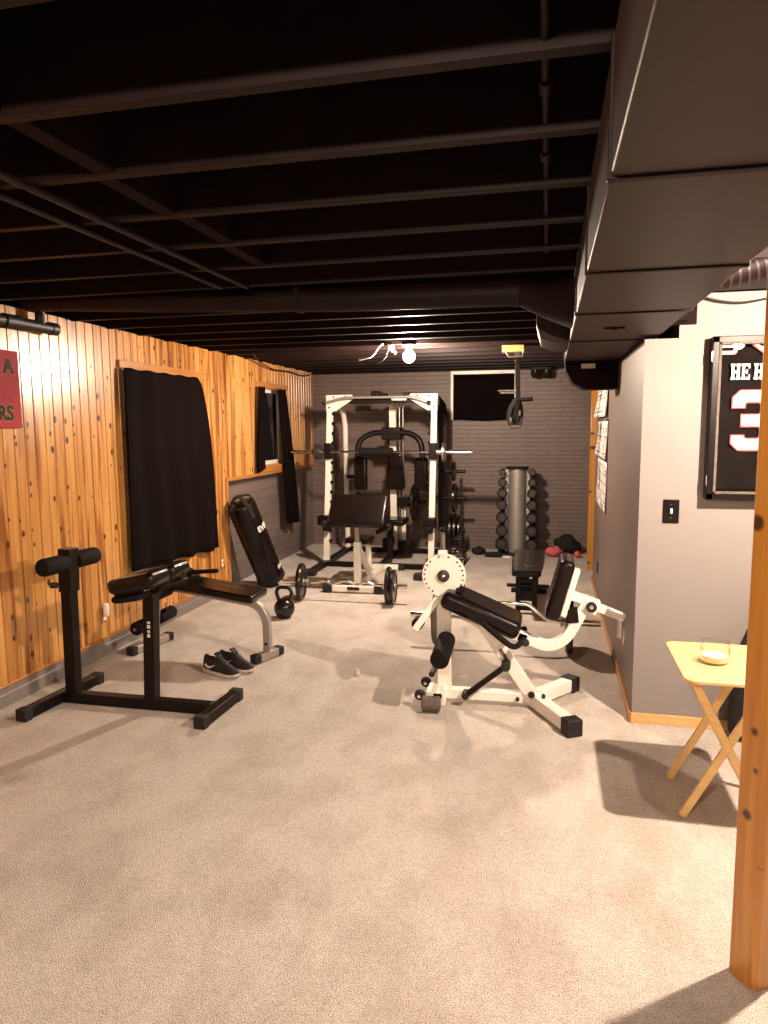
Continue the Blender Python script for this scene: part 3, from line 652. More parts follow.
for z in (1.10,.76,.34): obj('storage_peg', MB().cyl((-1.34,9.03,z),(-1.02,9.03,z),.022), M['black_metal'], t)
for z in (1.02,.70): obj('storage_peg', MB().cyl((-2.60,9.06,z),(-2.36,9.06,z),.022), M['black_metal'], t)
# bar of the machine
t = thing('barbell', 'long steel barbell racked across the tall white weight machine', 'barbell', (-1.97, 8.27, 1.375))
obj('shaft', MB().cyl((-3.10,8.265,1.375),(-2.66,8.265,1.375),.024).cyl((-2.75,8.265,1.375),(-1.15,8.265,1.375),.0145).cyl((-1.28,8.265,1.375),(-.86,8.265,1.375),.026), M['chrome'], t)
obj('collar', MB().cyl((-2.77,8.265,1.375),(-2.695,8.265,1.375),.092).cyl((-2.81,8.265,1.375),(-2.77,8.265,1.375),.03), M['plate'], t, bev=.004)
obj('collar', MB().cyl((-1.205,8.265,1.375),(-1.175,8.265,1.375),.115).cyl((-1.28,8.265,1.375),(-1.205,8.265,1.375),.035), M['steel'], t, bev=.004)
obj('bar_pad', MB().cyl((-2.22,8.265,1.375),(-1.80,8.265,1.375),.052), M['foam'], t, bev=.012, seg=3)
t = thing('lat_bar', 'long chrome pulldown bar with bent ends hooked along the top of the machine', 'pulldown bar', (-2.03, 8.30, 2.01))
lp = fillet([(-2.68,8.31,1.955),(-2.42,8.31,2.022),(-1.58,8.31,2.022),(-1.36,8.31,1.945)],.10)
obj('bar_rod', MB().tube(lp, .016, 12), M['silver'], t)
obj('end_grip', MB().cyl(lp[-1]-(lp[-1]-lp[-2]).normalized()*.04, lp[-1], .023), M['rubber'], t, bev=.004)
obj('end_grip', MB().cyl(lp[0], lp[0]+(lp[1]-lp[0]).normalized()*.04, .023), M['rubber'], t, bev=.004)
obj('hook_link', MB().tube([(-2.0,8.31,2.02),(-2.0,8.34,2.05),(-2.0,8.37,2.06)],.008,8), M['steel'], t)
GPL = 'weight plates stored on the white machine'
weight_plate('small black plate on the upper right storage peg of the white machine', (-1.17,9.03,1.10), (1,0,0), .125, .03, M['iron'], GPL)
weight_plate('black plate with shiny hub on the middle right peg of the white machine', (-1.16,9.03,.76), (1,0,0), .19, .04, M['iron'], GPL, M['chrome'])
weight_plate('outer black plate low on the right side of the white machine', (-1.09,9.03,.34), (1,0,0), .20, .035, M['iron'], GPL)
weight_plate('middle black plate low on the right side of the white machine', (-1.145,9.03,.34), (1,0,0), .225, .04, M['iron'], GPL)
weight_plate('inner black plate low on the right side of the white machine', (-1.20,9.03,.34), (1,0,0), .225, .04, M['iron'], GPL)
weight_plate('black plate on the upper left peg of the white machine', (-2.44,9.06,1.02), (1,0,0), .165, .035, M['iron'], GPL)
weight_plate('small black plate on the lower left peg of the white machine', (-2.45,9.06,.70), (1,0,0), .125, .03, M['iron'], GPL)
weight_plate('black plate on the middle carriage peg inside the white machine', (-1.64,8.80,.72), (1,0,0), .235, .045, M['iron'], GPL)

# ------------------------------------------------------------------ preacher curl bench
t = thing('preacher_bench', 'white framed preacher curl bench with wide black arm pad before the tall machine', 'exercise bench', (-1.9, 7.2, 0))
capped(t, (-2.215,6.80,.042), (-1.59,6.83,.042), .06, .06, M['white_metal'], M['rubber'], .095, nm='front_base', grow=.022)
capped(t, (-2.12,8.02,.036), (-1.62,8.03,.036), .055, .055, M['white_metal'], M['rubber'], .07, nm='rear_base', grow=.012)
obj('base_plate', MB().box((-1.895,6.778,.052), (.13,.016,.035)), M['iron'], t, bev=.008)
obj('spine', MB().beam([(-1.895,6.82,.040),(-1.875,8.02,.036)], .055,.055), M['white_metal'], t, bev=.004)
obj('front_post', MB().beam([(-1.895,6.96,.05),(-1.895,6.96,.50)], .072,.06,(0,1,0)), M['white_metal'], t, bev=.005)
obj('post_brace', MB().beam([(-1.86,7.36,.06),(-1.89,6.99,.44)], .05,.045,(0,1,0)), M['white_metal'], t, bev=.004)
obj('pad_tube', MB().beam([(-1.895,6.96,.46),(-1.895,6.96,.78)], .045,.045,(0,1,0)), M['steel'], t, bev=.003)
Rq = Matrix.Rotation(math.radians(-38), 3, 'X')
obj('arm_pad', MB().box((-1.865,6.90,.83), (.60,.085,.37), Rq), M['vinyl'], t, bev=.030, seg=5)
obj('pad_bracket', MB().box((-1.88,6.93,.70), (.24,.10,.03)), M['black_metal'], t, bev=.004)
obj('bar_hook', MB().beam([(-2.08,6.85,.70),(-2.18,6.82,.69),(-2.22,6.80,.71)],.05,.06), M['black_metal'], t, bev=.006)
obj('bar_hook', MB().beam([(-1.66,6.86,.62),(-1.54,6.80,.68),(-1.52,6.78,.71)],.05,.05), M['black_metal'], t, bev=.006)
obj('seat_pad', MB().box((-1.99,7.42,.455), (.27,.30,.06)), M['vinyl'], t, bev=.02, seg=4)
obj('seat_edge', MB().tube(fillet([(-2.13,7.26,.42),(-2.12,7.56,.43),(-1.86,7.56,.43),(-1.85,7.26,.42)],.04),.012), M['chrome'], t)
obj('seat_post', MB().beam([(-1.885,7.42,.05),(-1.90,7.42,.43)], .05,.05,(0,1,0)), M['white_metal'], t, bev=.004)
# curl bar on the floor in front of it
def curl_bar(label, x0, x1, y_, z, mids):
    t = thing('curl_bar', label, 'curl bar', ((x0+x1)/2, y_, z))
    pts = [(p[0], y_ + p[1], z + p[2]) for p in mids]
    obj('bent_shaft', MB().tube(fillet(pts, .03), .0135, 10), M['chrome'], t)
    obj('sleeve', MB().cyl((x0,y_,z),(pts[0][0]+.02,y_,z),.0245), M['chrome'], t, bev=.003)
    obj('sleeve', MB().cyl((pts[-1][0]-.02,y_,z),(x1,y_,z),.0245), M['chrome'], t, bev=.003)
    obj('sleeve_ring', MB().cyl((pts[0][0]-.005,y_,z),(pts[0][0]+.02,y_,z),.036).cyl((pts[-1][0]-.02,y_,z),(pts[-1][0]+.005,y_,z),.036), M['steel'], t, bev=.003)
    return t
curl_bar('bent curl bar resting on its two plates in front of the wide arm pad', -2.52, -1.27, 6.44, .178, [(-2.27,0,0),(-2.16,0,0),(-2.08,0,.03),(-2.0,0,-.01),(-1.88,0,.035),(-1.76,0,-.01),(-1.67,0,.03),(-1.59,0,0),(-1.49,0,0)])
weight_plate('black plate at the kettlebell end of the curl bar before the wide arm pad', (-2.325,6.44,.180), (1,.12,0), .180, .045, M['iron'])
weight_plate('inner black plate at the right end of the curl bar before the wide arm pad', (-1.452,6.44,.180), (1,.06,0), .180, .035, M['iron'])
weight_plate('outer black plate at the right end of the curl bar before the wide arm pad', (-1.405,6.44,.165), (1,.06,0), .165, .032, M['iron'])
curl_bar('bent chrome curl bar with two large plates behind the white leg machine', -1.02, .40, 5.30, .228, [(-.76,0,0),(-.62,0,-.005),(-.47,-.02,-.075),(-.37,.02,.115),(-.13,.02,.12),(-.05,0,.06),(.03,0,0),(.13,0,0)])
weight_plate('grey plate at the left end of the curl bar behind the white leg machine', (-.80,5.30,.226), (1,0,0), .226, .055, M['greyrubber'])
weight_plate('dark plate on the right end of the curl bar behind the leg machine backrest', (.175,5.30,.226), (1,0,0), .226, .05, M['iron'])

# ------------------------------------------------------------------ leg extension machine
Y0 = 4.17
def L3(x, z, dy=0): return V((x*.981, Y0+dy, 1.68-(1.68-z)*.981))
t = thing('leg_machine', 'white leg extension machine with black pads beside the grey wall', 'weight machine', (-.2, 4.17, 0))
wm = M['white_metal']
obj('base_rail', MB().beam([(-.64,4.16,.062), (-.02,4.20,.055)], .065, .06), wm, t, bev=.005)
obj('tail_bracket', MB().box((-.635,4.10,.085), (.10,.16,.05)).box((-.62,4.12,.03),(.09,.10,.05)), wm, t, bev=.006)
obj('tail_bracket_decal', MB().box((-.612,4.019,.088), (.05,.003,.028)), M['iron'], t)
obj('base_pad', MB().lathe((-.70,3.98,.05),(1,.04,0),[(.038,0),(.047,.006),(.047,.10),(.038,.108)]), M['greyrubber'], t)
for dy in (-.11, .11):
    obj('tail_wheel', MB().cyl((-.72,4.12+dy,.085),(-.72,4.15+dy,.085),.032), M['rubber'], t, bev=.006)
    obj('wheel_axle', MB().cyl((-.72,4.10+dy,.085),(-.72,4.16+dy,.085),.010), M['chrome'], t)
capped(t, (-.055,4.20,.050), (.170,3.80,.050), .075, .075, wm, M['rubber'], .075, both=False, grow=.018, nm='front_leg')
capped(t, (-.030,4.24,.050), (.185,4.53,.050), .075, .075, wm, M['rubber'], .075, both=False, grow=.018, nm='front_leg')
obj('main_strut', MB().beam([(-.055,4.18,.06), L3(-.36,.47)], .075, .055, (0,1,0)), wm, t, bev=.005)
obj('strut_slot', MB().beam([L3(-.262,.335,-.030), L3(-.215,.262,-.030)], .003, .020, (1,0,0)), M['greyrubber'], t)
obj('strut_bolt', MB().cyl((-.07,4.138,.095),(-.07,4.125,.095),.022,6), M['iron'], t)
obj('strut_bolt', MB().cyl((-.15,4.145,.06),(-.15,4.13,.06),.012), M['iron'], t)
obj('strut_bolt', MB().cyl((.0,4.12,.10),(.0,4.10,.10),.012), M['iron'], t)
obj('seat_rail', MB().beam([L3(-.58,.60), L3(-.36,.47), L3(-.10,.405)], .06, .055, (0,1,0)), wm, t, bev=.005)
obj('seat_carriage', MB().beam(fillet([L3(-.16,.42), L3(.03,.355), L3(.13,.42), L3(.255,.675)], .13, 10), .062, .055, (0,1,0)), wm, t, bev=.006)
# swing lever and disc
obj('lever_arm', MB().beam([(-.592,4.17,.09), (-.598,4.17,.72)], .085, .035, (0,1,0)), wm, t, bev=.005)
dc = V((-.592, 4.115, .795))
hb = MB().lathe(dc+V((0,.012,0)), (0,-1,0), [(.129,-.012),(.131,-.009),(.131,.009),(.129,.012)], 56)
cdx = obj('cam_disc', hb, wm, t)
ho = MB()
for k in range(20):
    a = math.radians(-40 + k*14.5)
    if 55 < (k*14.5-40) % 360 < 122 and k % 2: continue
    ho.cyl(dc+V((.116*math.cos(a),-.001,.116*math.sin(a))), dc+V((.116*math.cos(a),-.0025,.116*math.sin(a))), .0055, 10)
obj('disc_hole', ho, M['iron'], cdx)
dbr = obj('disc_bearing', MB().lathe(dc, (0,-1,0), [(.036,0),(.036,.012),(.024,.018),(.010,.018)]), M['plate'], t)
obj('bearing_bolt', MB().lathe(dc+V((0,-.018,0)), (0,-1,0), [(.011,0),(.011,.008),(.006,.012)],6), M['chrome'], dbr)
obj('disc_tab', MB().box(dc+V((-.008,.01,.136)), (.055,.03,.03)), wm, t, bev=.004)
obj('stop_arm', MB().beam([(-.625,4.10,.66),(-.755,4.05,.475)], .040, .020, (0,1,0)), wm, t, bev=.003)
obj('stop_roller', MB().cyl((-.745,4.07,.50),(-.745,4.16,.50),.036), M['foam'], t, bev=.01, seg=3)
obj('lock_pin', MB().box((-.49,4.12,.715),(.05,.04,.025)).cyl((-.48,4.14,.74),(-.50,4.08,.70),.014), M['black_metal'], t, bev=.003)
for sgn, yy_ in ((-1, 4.135),):
    obj('shin_roller', MB().lathe((-.575,yy_,.405),(0,sgn,-.12),[(.02,0),(.048,.004),(.054,.014),(.054,.300),(.048,.312),(.018,.314)]), M['foam'], t)
obj('roller_axle', MB().cyl((-.575,3.84,.371),(-.575,4.25,.419),.012), M['steel'], t)
obj('lever_bolt', MB().cyl((-.605,4.15,.40),(-.605,4.135,.40),.013,12), M['iron'], t)
obj('lower_axle', MB().cyl((-.66,4.09,.19),(-.66,4.25,.19),.018), M['rubber'], t)
# seat pad
pa, pb = L3(-.595,.655), L3(-.155,.475); pd = pb - pa; an = math.atan2(pd.z, pd.x)
obj('seat_pad', MB().box((pa+pb)/2 + V((0,.0,.0)), (pd.length+.02,.32,.11), Matrix.Rotation(-an, 3, 'Y')), M['vinyl'], t, bev=.04, seg=6)
for s_ in (-1, 1):
    obj('seat_grip', MB().tube(fillet([L3(-.36,.535,.17*s_) if s_ < 0 else L3(-.40,.60,.17), L3(-.24,.445,.195*s_), L3(-.17,.395,.195*s_), L3(-.12,.425,.12*s_)], .05), .0165), M['foam'], t)
obj('grip_cap', MB().cyl(L3(-.125,.415,-.09), L3(-.105,.415,-.14), .022), M['rubber'], t, bev=.004)
# backrest
ba, bb = L3(.035,.565), L3(.125,.90); bd = bb-ba; bn = math.atan2(bd.x, bd.z)
obj('back_pad', MB().box((ba+bb)/2, (.085,.30,bd.length+.02), Matrix.Rotation(bn, 3, 'Y')), M['vinyl'], t, bev=.034, seg=6)
obj('back_plate', MB().box((ba+bb)/2+V((.060,0,-.035)), (.035,.07,bd.length-.05), Matrix.Rotation(bn, 3, 'Y')), wm, t, bev=.004)
obj('back_mount', MB().beam([L3(.115,.69), L3(.235,.655)], .05, .06, (0,1,0)), wm, t, bev=.005)
obj('mount_sleeve', MB().beam([L3(.155,.60), L3(.165,.52)], .06,.07,(0,1,0)), M['black_metal'], t, bev=.004)
hc = L3(.262,.625, -.04)
obj('adjust_hub', MB().box(L3(.262,.625), (.085,.075,.085), Matrix.Rotation(math.radians(20),3,'Y')), wm, t, bev=.008)
obj('hub_ring', MB().ring(hc, hc+V((0,-.014,0)), .030, .016).cyl(hc, hc+V((0,-.006,0)), .030), M['rubber'], t)
obj('hub_bolt', MB().cyl(hc, hc+V((0,-.016,0)), .013, 6), M['chrome'], t)
obj('adjust_tube', MB().beam([L3(.29,.62), L3(.435,.565)], .045, .045), wm, t, bev=.004)
obj('tube_end', MB().beam([L3(.345,.602), L3(.450,.560)], .050,.040), M['steel'], t, bev=.003)
obj('pull_pin', MB().cyl(L3(.425,.55,-.03), L3(.425,.45,-.03), .017).cyl(L3(.447,.50,-.03), L3(.447,.41,-.03), .008), M['steel'], t)
obj('damper', MB().beam([L3(-.225,.245,-.075), L3(-.465,.045,-.075)], .030, .050, (0,1,0)), M['black_metal'], t, bev=.012, seg=3)
obj('damper_bolt', MB().cyl(L3(-.225,.245,-.02), L3(-.225,.245,-.10), .028).cyl(L3(-.465,.045,-.02), L3(-.465,.045,-.10), .022), M['rubber'], t, bev=.004)

# ------------------------------------------------------------------ flat bench at the back
t = thing('flat_bench', 'small black flat bench with padded top in front of the dumbbell rack', 'exercise bench', (-.16, 6.8, 0))
obj('bench_pad', MB().prism([(-.125,-.58),(.125,-.58),(.15,.0),(.15,.56),(-.15,.56),(-.15,.0)], (-.165,6.74,.37), (1,0,0), (0,1,0), (0,0,.055)), M['vinyl'], t, bev=.02, seg=4)
obj('pad_print', MB().box((-.165,6.42,.4255),(.12,.012,.0015)).box((-.165,6.385,.4255),(.055,.010,.0015)), M['greyrubber'], t)
for x in (-.24,-.095):
    obj('leg', MB().beam([(x,6.34,.02),(x,6.36,.37)], .045,.045,(0,1,0)), M['black_metal'], t, bev=.004)
    obj('leg', MB().beam([(x,7.16,.02),(x,7.14,.37)], .045,.045,(0,1,0)), M['black_metal'], t, bev=.004)
for z in (.05,.20,.30):
    obj('rung', MB().beam([(-.24,6.345,z),(-.095,6.345,z)], .03,.035), M['black_metal'], t, bev=.003)
obj('side_bar', MB().cyl((-.34,6.35,.255),(.03,6.35,.255),.017), M['black_metal'], t)
obj('under_panel', MB().box((-.168,6.38,.21),(.13,.012,.20)), M['rubber'], t)
obj('spine', MB().beam([(-.168,6.35,.34),(-.168,7.15,.34)], .05,.05), M['black_metal'], t, bev=.003)
obj('rear_foot', MB().beam([(-.34,7.16,.025),(.01,7.16,.025)], .045,.045), M['black_metal'], t, bev=.004)

# ------------------------------------------------------------------ dumbbell rack
RX, RY = -.385, 9.36
t = thing('dumbbell_rack', 'silver column dumbbell rack standing against the back wall', 'dumbbell rack', (RX, RY, 0))
obj('column', MB().prism([(.112*math.cos(a), .10*math.sin(a)) for a in [math.pi + math.pi*k/20 for k in range(21)]] + [(.112,.06),(-.112,.06)], (RX,RY,.03), (1,0,0), (0,1,0), (0,0,1.09)), M['silver'], t, angle=50)
obj('top_cap', MB().box((RX,RY-.02,1.135), (.28,.22,.028)), M['black_plastic'], t, bev=.008)
obj('base_foot', MB().box((RX,RY-.03,.016), (.50,.36,.032)), M['black_metal'], t, bev=.006)
obj('side_flange', MB().box((RX-.135,RY+.03,.57),(.05,.03,1.08)).box((RX+.135,RY+.03,.57),(.05,.03,1.08)), M['silver'], t, bev=.004)
DZ = [1.075,.945,.805,.655,.490,.320,.140]; DR = [.043,.054,.063,.068,.073,.077,.080]
for z, r in zip(DZ, DR):
    obj('cradle', MB().box((RX,RY+.01,z-.024), (.44,.07,.012)).box((RX-.222,RY+.01,z-.008),(.008,.07,.04)).box((RX+.222,RY+.01,z-.008),(.008,.07,.04)), M['silver'], t, bev=.002)
def dumbbell(name, label, c, r, ln):
    t = thing(name, label, 'dumbbell', c, 'dumbbells on the silver rack')
    c = V(c)
    obj('handle', MB().cyl(c-V((0,.07,0)), c+V((0,.07,0)), .0155, 14), M['chrome'], t)
    for s_ in (-1, 1):
        a = c + V((0, s_*.062, 0))
        hd = obj('head', MB().lathe(a, (0,s_,0), [(.016,0),(r*.9,0),(r,.010),(r,ln-.010),(r*.93,ln),(r*.72,ln),(r*.70,ln-.004),(.01,ln-.004)], 24), M['iron'], t)
        obj('end_face', MB().cyl(a+V((0,s_*(ln-.006),0)), a+V((0,s_*(ln-.002),0)), r*.69), M['plate'], hd)
    return t
ORDN = ['top', 'second', 'third', 'middle', 'fifth', 'sixth', 'bottom']
for i, (z, r) in enumerate(zip(DZ, DR)):
    for side, x in (('left', -.575), ('right', -.195)):
        dumbbell('dumbbell', '%s black dumbbell down the %s side of the silver column rack' % (ORDN[i], side), (x, RY+.01, z+.002), r, .045 + .008*i)

# ------------------------------------------------------------------ odds and ends on the floor by the back wall
def lump(name, label, cat, c, d, mat, seed, amp=.28, n=3.2):
    rr = random.Random(seed); ph = [rr.uniform(0,6.28) for _ in range(6)]
    mb_ = MB(); rings = []
    for i in range(11):
        a = math.pi*i/10 ; ring_ = []
        for k in range(22):
            b_ = 2*math.pi*k/22
            q = 1 + amp*(math.sin(n*b_+ph[0]+2*a) * .5 + .35*math.sin(2*n*a+ph[1]+b_) + .3*math.sin(5*b_+ph[2])*math.sin(3*a+ph[3]))
            zz = math.cos(a)
            ring_.append(V(c) + V((d[0]*math.sin(a)*math.cos(b_)*q, d[1]*math.sin(a)*math.sin(b_)*q, max(0, d[2]*(zz*.5+.5)*(q if zz > 0 else 1)))))
        rings.append(ring_)
    mb_.rings(rings, cap=False)
    return tag(obj(name, mb_, mat, sub=1, angle=180), label, cat)
lump('glove', 'black crumpled glove on the carpet left of the dumbbell rack', 'glove', (-.86,9.22,0), (.10,.07,.10), M['darkcloth'], 3)
lump('black_lump', 'flat black bag lying at the foot of the dumbbell rack', 'bag', (-.66,9.08,0), (.13,.06,.06), M['darkcloth'], 5)
lump('towel', 'pink cloth heaped on the carpet right of the dumbbell rack', 'cloth', (.10,9.25,0), (.12,.09,.12), M['pink'], 8)
lump('jacket', 'black clothing heaped against the back wall by the doorway', 'clothing', (.26,9.46,0), (.17,.11,.24), M['darkcloth'], 11, .22)
tag(obj('exercise_ball', MB().lathe((.385,9.22,0),(0,0,1),[(.045*math.sin(math.pi*i/14)+1e-5,.045-.045*math.cos(math.pi*i/14)) for i in range(15)],22), M['orange']), 'small orange red ball on the carpet beside the black clothing', 'ball')
tag(obj('paper_tag', MB().box((-.49,9.06,.012),(.11,.05,.024)), M['white_plastic'], bev=.004), 'small white box on the carpet in front of the dumbbell rack', 'box')
# wire stand
t = thing('wire_stand', 'small black wire stand on the carpet right of the tall white machine', 'stand', (-1.05, 8.62, 0))
for y_ in (8.52, 8.72):
    obj('side_loop', MB().tube(fillet([(-1.17,y_,.012),(-1.15,y_,.30),(-1.0,y_,.32),(-.97,y_,.012)],.06), .009, 8), M['black_metal'], t)
for z in (.05,.13,.21):
    obj('shelf_rod', MB().tube([(-1.16,8.52,z),(-.98,8.52,z+.01),(-.98,8.72,z+.01),(-1.16,8.72,z)], .006, 8, closed=True).tube([(-1.07,8.52,z),(-1.07,8.72,z)],.005,6), M['black_metal'], t)
obj('base_runner', MB().beam([(-.97,8.40,.010),(-.96,8.80,.010)],.02,.018).beam([(-1.17,8.44,.010),(-1.17,8.80,.010)],.02,.018), M['black_metal'], t)
obj('small_bell', MB().lathe((-1.06,8.60,.14),(0,-1,0),[(.025,0),(.03,.01),(.03,.05),(.02,.06)],12), M['chrome'], t)

# ------------------------------------------------------------------ hanging trainer, lobed hanger
HY = 6.823
t = thing('strap_trainer', 'black straps and handles hanging from a wooden block on the far joists', 'suspension trainer', (-.32, HY, 2.41))
obj('wood_block', MB().box((-.335,HY-.01,2.381), (.20,.14,.062)), M['blockwood'], t, bev=.004)
obj('steel_bracket', MB().box((-.30,HY-.04,2.335),(.05,.06,.03)).tube([(-.40,HY-.05,2.35),(-.375,HY-.05,2.31),(-.25,HY-.05,2.31),(-.245,HY-.05,2.35)],.012,8), M['steel'], t)
obj('drop_post', MB().beam([(-.30,HY-.03,2.34),(-.285,HY-.03,1.92)],.045,.04,(0,1,0)), M['black_metal'], t, bev=.003)
obj('cross_rod', MB().cyl((-.47,HY-.05,2.00),(-.30,HY-.05,2.00),.008,10).cyl((-.45,HY-.05,1.98),(-.30,HY-.05,1.98),.008,10), M['steel'], t)
obj('foam_grip', MB().cyl((-.27,HY-.05,1.915),(-.15,HY-.05,1.92),.020), M['foam'], t, bev=.005)
sb = MB()
sb.beam(fillet([(-.30,HY-.06,1.93),(-.36,HY-.07,1.83),(-.37,HY-.06,1.72),(-.33,HY-.06,1.655),(-.29,HY-.05,1.72),(-.30,HY-.05,1.90)],.04), .038,.016,(0,1,0))
sb.beam(fillet([(-.285,HY-.05,1.93),(-.25,HY-.04,1.83),(-.255,HY-.05,1.72),(-.27,HY-.06,1.66),(-.32,HY-.06,1.70),(-.29,HY-.06,1.90)],.04), .038,.016,(0,1,0))
sb.beam([(-.29,HY-.05,1.92),(-.305,HY-.055,1.68)], .045,.018,(0,1,0))
obj('strap', sb, M['darkcloth'], t)
obj('buckle', MB().box((-.345,HY-.075,1.73),(.02,.012,.045)).box((-.265,HY-.065,1.79),(.02,.012,.045)).cyl((-.35,HY-.06,1.665),(-.255,HY-.06,1.665),.013), M['greyrubber'], t, bev=.003)
t = thing('ceiling_hanger', 'black two-lobed hanger under the beam at the top of the back wall', 'hanger', (-.11, 9.5, 2.4))
obj('crosspiece', MB().box((-.115,9.53,2.405),(.27,.15,.045)), M['black_metal'], t, bev=.01)
for x in (-.185, -.045):
    obj('lobe', MB().lathe((x,9.46,2.335),(0,1,0),[(.02,-.01),(.05,0),(.058,.02),(.058,.07),(.05,.09),(.02,.1)],24), M['foam'], t)
    obj('lobe_hook', MB().cyl((x,9.455,2.35),(x,9.455,2.39),.009,8), M['steel'], t)
# back window covered by a cloth
t = thing('window_3', None, None, (-.86, YB, 2.08)); t['kind'] = 'structure'
obj('window_frame', MB().span((-1.30,YB-.03,2.36),(-.43,YB+.01,2.405)).span((-1.30,YB-.025,1.76),(-1.265,YB+.01,2.36)).span((-.465,YB-.025,1.76),(-.43,YB+.01,2.36)), M['white_metal'], t, bev=.003)
obj('window_pane', MB().span((-1.26,YB-.006,1.78),(-.47,YB-.002,2.36)), M['pane'], t)
obj('window_head', MB().span((-1.30,YB-.05,2.405),(-.43,YB-.0605+.06,2.425)), M['trimx'], t)
mb = MB(); mb.sheet(lambda u, v: V((-1.258 + .80*u + .012*v*(u-.5), YB-.045+.006*math.sin(u*19)*v, 2.352 - .602*v + .008*math.sin(u*7+1)*v)), 40, 12)
tag(obj('window_cloth', mb, M['curtain'], solid=.004), 'black cloth pinned over the small high window in the back wall', 'curtain')

# ------------------------------------------------------------------ things on the right hand walls
outlet('wall_outlet', 'black outlet low on the grey side wall near the doorway', 'outlet', 7.05, .31, M['black_plastic'], True, .49, -1)
t = thing('light_switch', 'black light switch plate on the white wall', 'light switch', (.655, 4.085, 1.21))
obj('cover_plate', MB().box((.655,4.080,1.21),(.082,.009,.128)), M['black_plastic'], t, bev=.003)
obj('toggle', MB().box((.655,4.071,1.212),(.012,.016,.026), Matrix.Rotation(math.radians(20),3,'X')), M['white_plastic'], t, bev=.002)
obj('plate_screw', MB().cyl((.655,4.077,1.245),(.655,4.0745,1.245),.004,10).cyl((.655,4.077,1.175),(.655,4.0745,1.175),.004,10), M['greyrubber'], t)
def calendar(label, y0, y1, z0, z1, curl, cols, rows):
    t = thing('wall_calendar', label, 'calendar', (.489, (y0+y1)/2, z1), 'calendar sheets on the grey side wall')
    def f(u, v): return V((.487 - .05*curl*v*v*(.5+.5*u) - .004, y0 + (y1-y0)*u, z1 + (z0-z1)*v))
    mb_ = MB(); mb_.sheet(f, 14, 14); obj('sheet', mb_, M['paper'], t, solid=.0015)
    ink = MB(); off = V((-.0022,0,0))
    for i in range(cols+1):
        u = .02 + .96*i/cols; ink.beam([f(u, .12 + .86*j/8)+off for j in range(9)], .007, .002, (1,0,0))
    for j in range(rows+1):
        v = .12 + .86*j/rows; ink.beam([f(.02 + .96*i/8, v)+off for i in range(9)], .002, .007, (1,0,0))
    obj('grid_lines', ink, M['ink'], t)
    mk = MB(); rr = random.Random(int(z0*100))
    for i in range(cols):
        for j in range(rows):
            if rr.random() < .55:
                p_ = f(.02 + .96*(i+.5)/cols, .12 + .86*(j+.5)/rows) + off
                mk.box(p_, (.002, (y1-y0)/cols*.5, .012)).box(p_-V((0,0,.022)), (.002, (y1-y0)/cols*.35, .008))
    obj('pen_marks', mk, M['ink'], t)
    obj('binding', MB().beam([f(0,0)+V((-.004,0,0)), f(1,0)+V((-.004,0,0))], .012, .018, (1,0,0)), M['ink'], t)
    return t
calendar('curling gridded calendar sheet, topmost of three on the grey side wall', 6.35, 7.62, 1.75, 2.12, .9, 5, 4)
calendar('gridded calendar sheet, middle of three on the grey side wall', 6.30, 7.50, 1.385, 1.72, .6, 7, 4)
calendar('gridded calendar sheet, lowest of three on the grey side wall', 6.28, 7.40, .92, 1.37, .3, 7, 5)

# framed jersey
def aglass(k=.75, pwr=2.2):
    m = bpy.data.materials.new('thin clear glazing'); m.use_nodes = True; nt = m.node_tree; nt.nodes.clear()
    o = nt.nodes.new('ShaderNodeOutputMaterial'); mx = nt.nodes.new('ShaderNodeMixShader'); tr = nt.nodes.new('ShaderNodeBsdfTransparent'); gl = nt.nodes.new('ShaderNodeBsdfGlossy'); lw = nt.nodes.new('ShaderNodeLayerWeight'); pw = nt.nodes.new('ShaderNodeMath'); ml = nt.nodes.new('ShaderNodeMath')
    gl.inputs['Roughness'].default_value = .0 if k < .2 else .03; tr.inputs[0].default_value = (.95,.96,.95,1); lw.inputs['Blend'].default_value = .5
    pw.operation = 'POWER'; pw.inputs[1].default_value = pwr; ml.operation = 'MULTIPLY_ADD'; ml.inputs[1].default_value = k; ml.inputs[2].default_value = .03
    nt.links.new(lw.outputs['Facing'], pw.inputs[0]); nt.links.new(pw.outputs[0], ml.inputs[0]); nt.links.new(ml.outputs[0], mx.inputs[0])
    nt.links.new(tr.outputs[0], mx.inputs[1]); nt.links.new(gl.outputs[0], mx.inputs[2]); nt.links.new(mx.outputs[0], o.inputs[0]); return m
M['aglass'] = aglass()
M['jglass'] = aglass(.10, 4)
WY = 4.085
t = thing('jersey_case', 'black framed display case holding a black numbered jersey on the white wall', 'display case', (1.18, WY, 1.7))
X0, X1, Z0, Z1 = .812, 1.56, 1.285, 2.125
fr = MB()
for a, b_ in (((X0,Z0),(X0+.034,Z1)), ((X1-.034,Z0),(X1,Z1)), ((X0,Z0),(X1,Z0+.034)), ((X0,Z1-.034),(X1,Z1))):
    fr.span((a[0],WY-.085,a[1]), (b_[0],WY-.001,b_[1]))
obj('case_frame', fr, M['black_plastic'], t, bev=.004)
fi = MB()
for a, b_ in (((X0+.030,Z0+.030),(X0+.044,Z1-.03)), ((X1-.044,Z0+.03),(X1-.03,Z1-.03)), ((X0+.03,Z0+.03),(X1-.03,Z0+.044)), ((X0+.03,Z1-.044),(X1-.03,Z1-.03))):
    fi.span((a[0],WY-.090,a[1]), (b_[0],WY-.080,b_[1]))
obj('inner_bead', fi, M['greyrubber'], t, bev=.002)
obj('backboard', MB().span((X0+.03,WY-.016,Z0+.03),(X1-.03,WY-.004,Z1-.03)), M['jersey'], t)
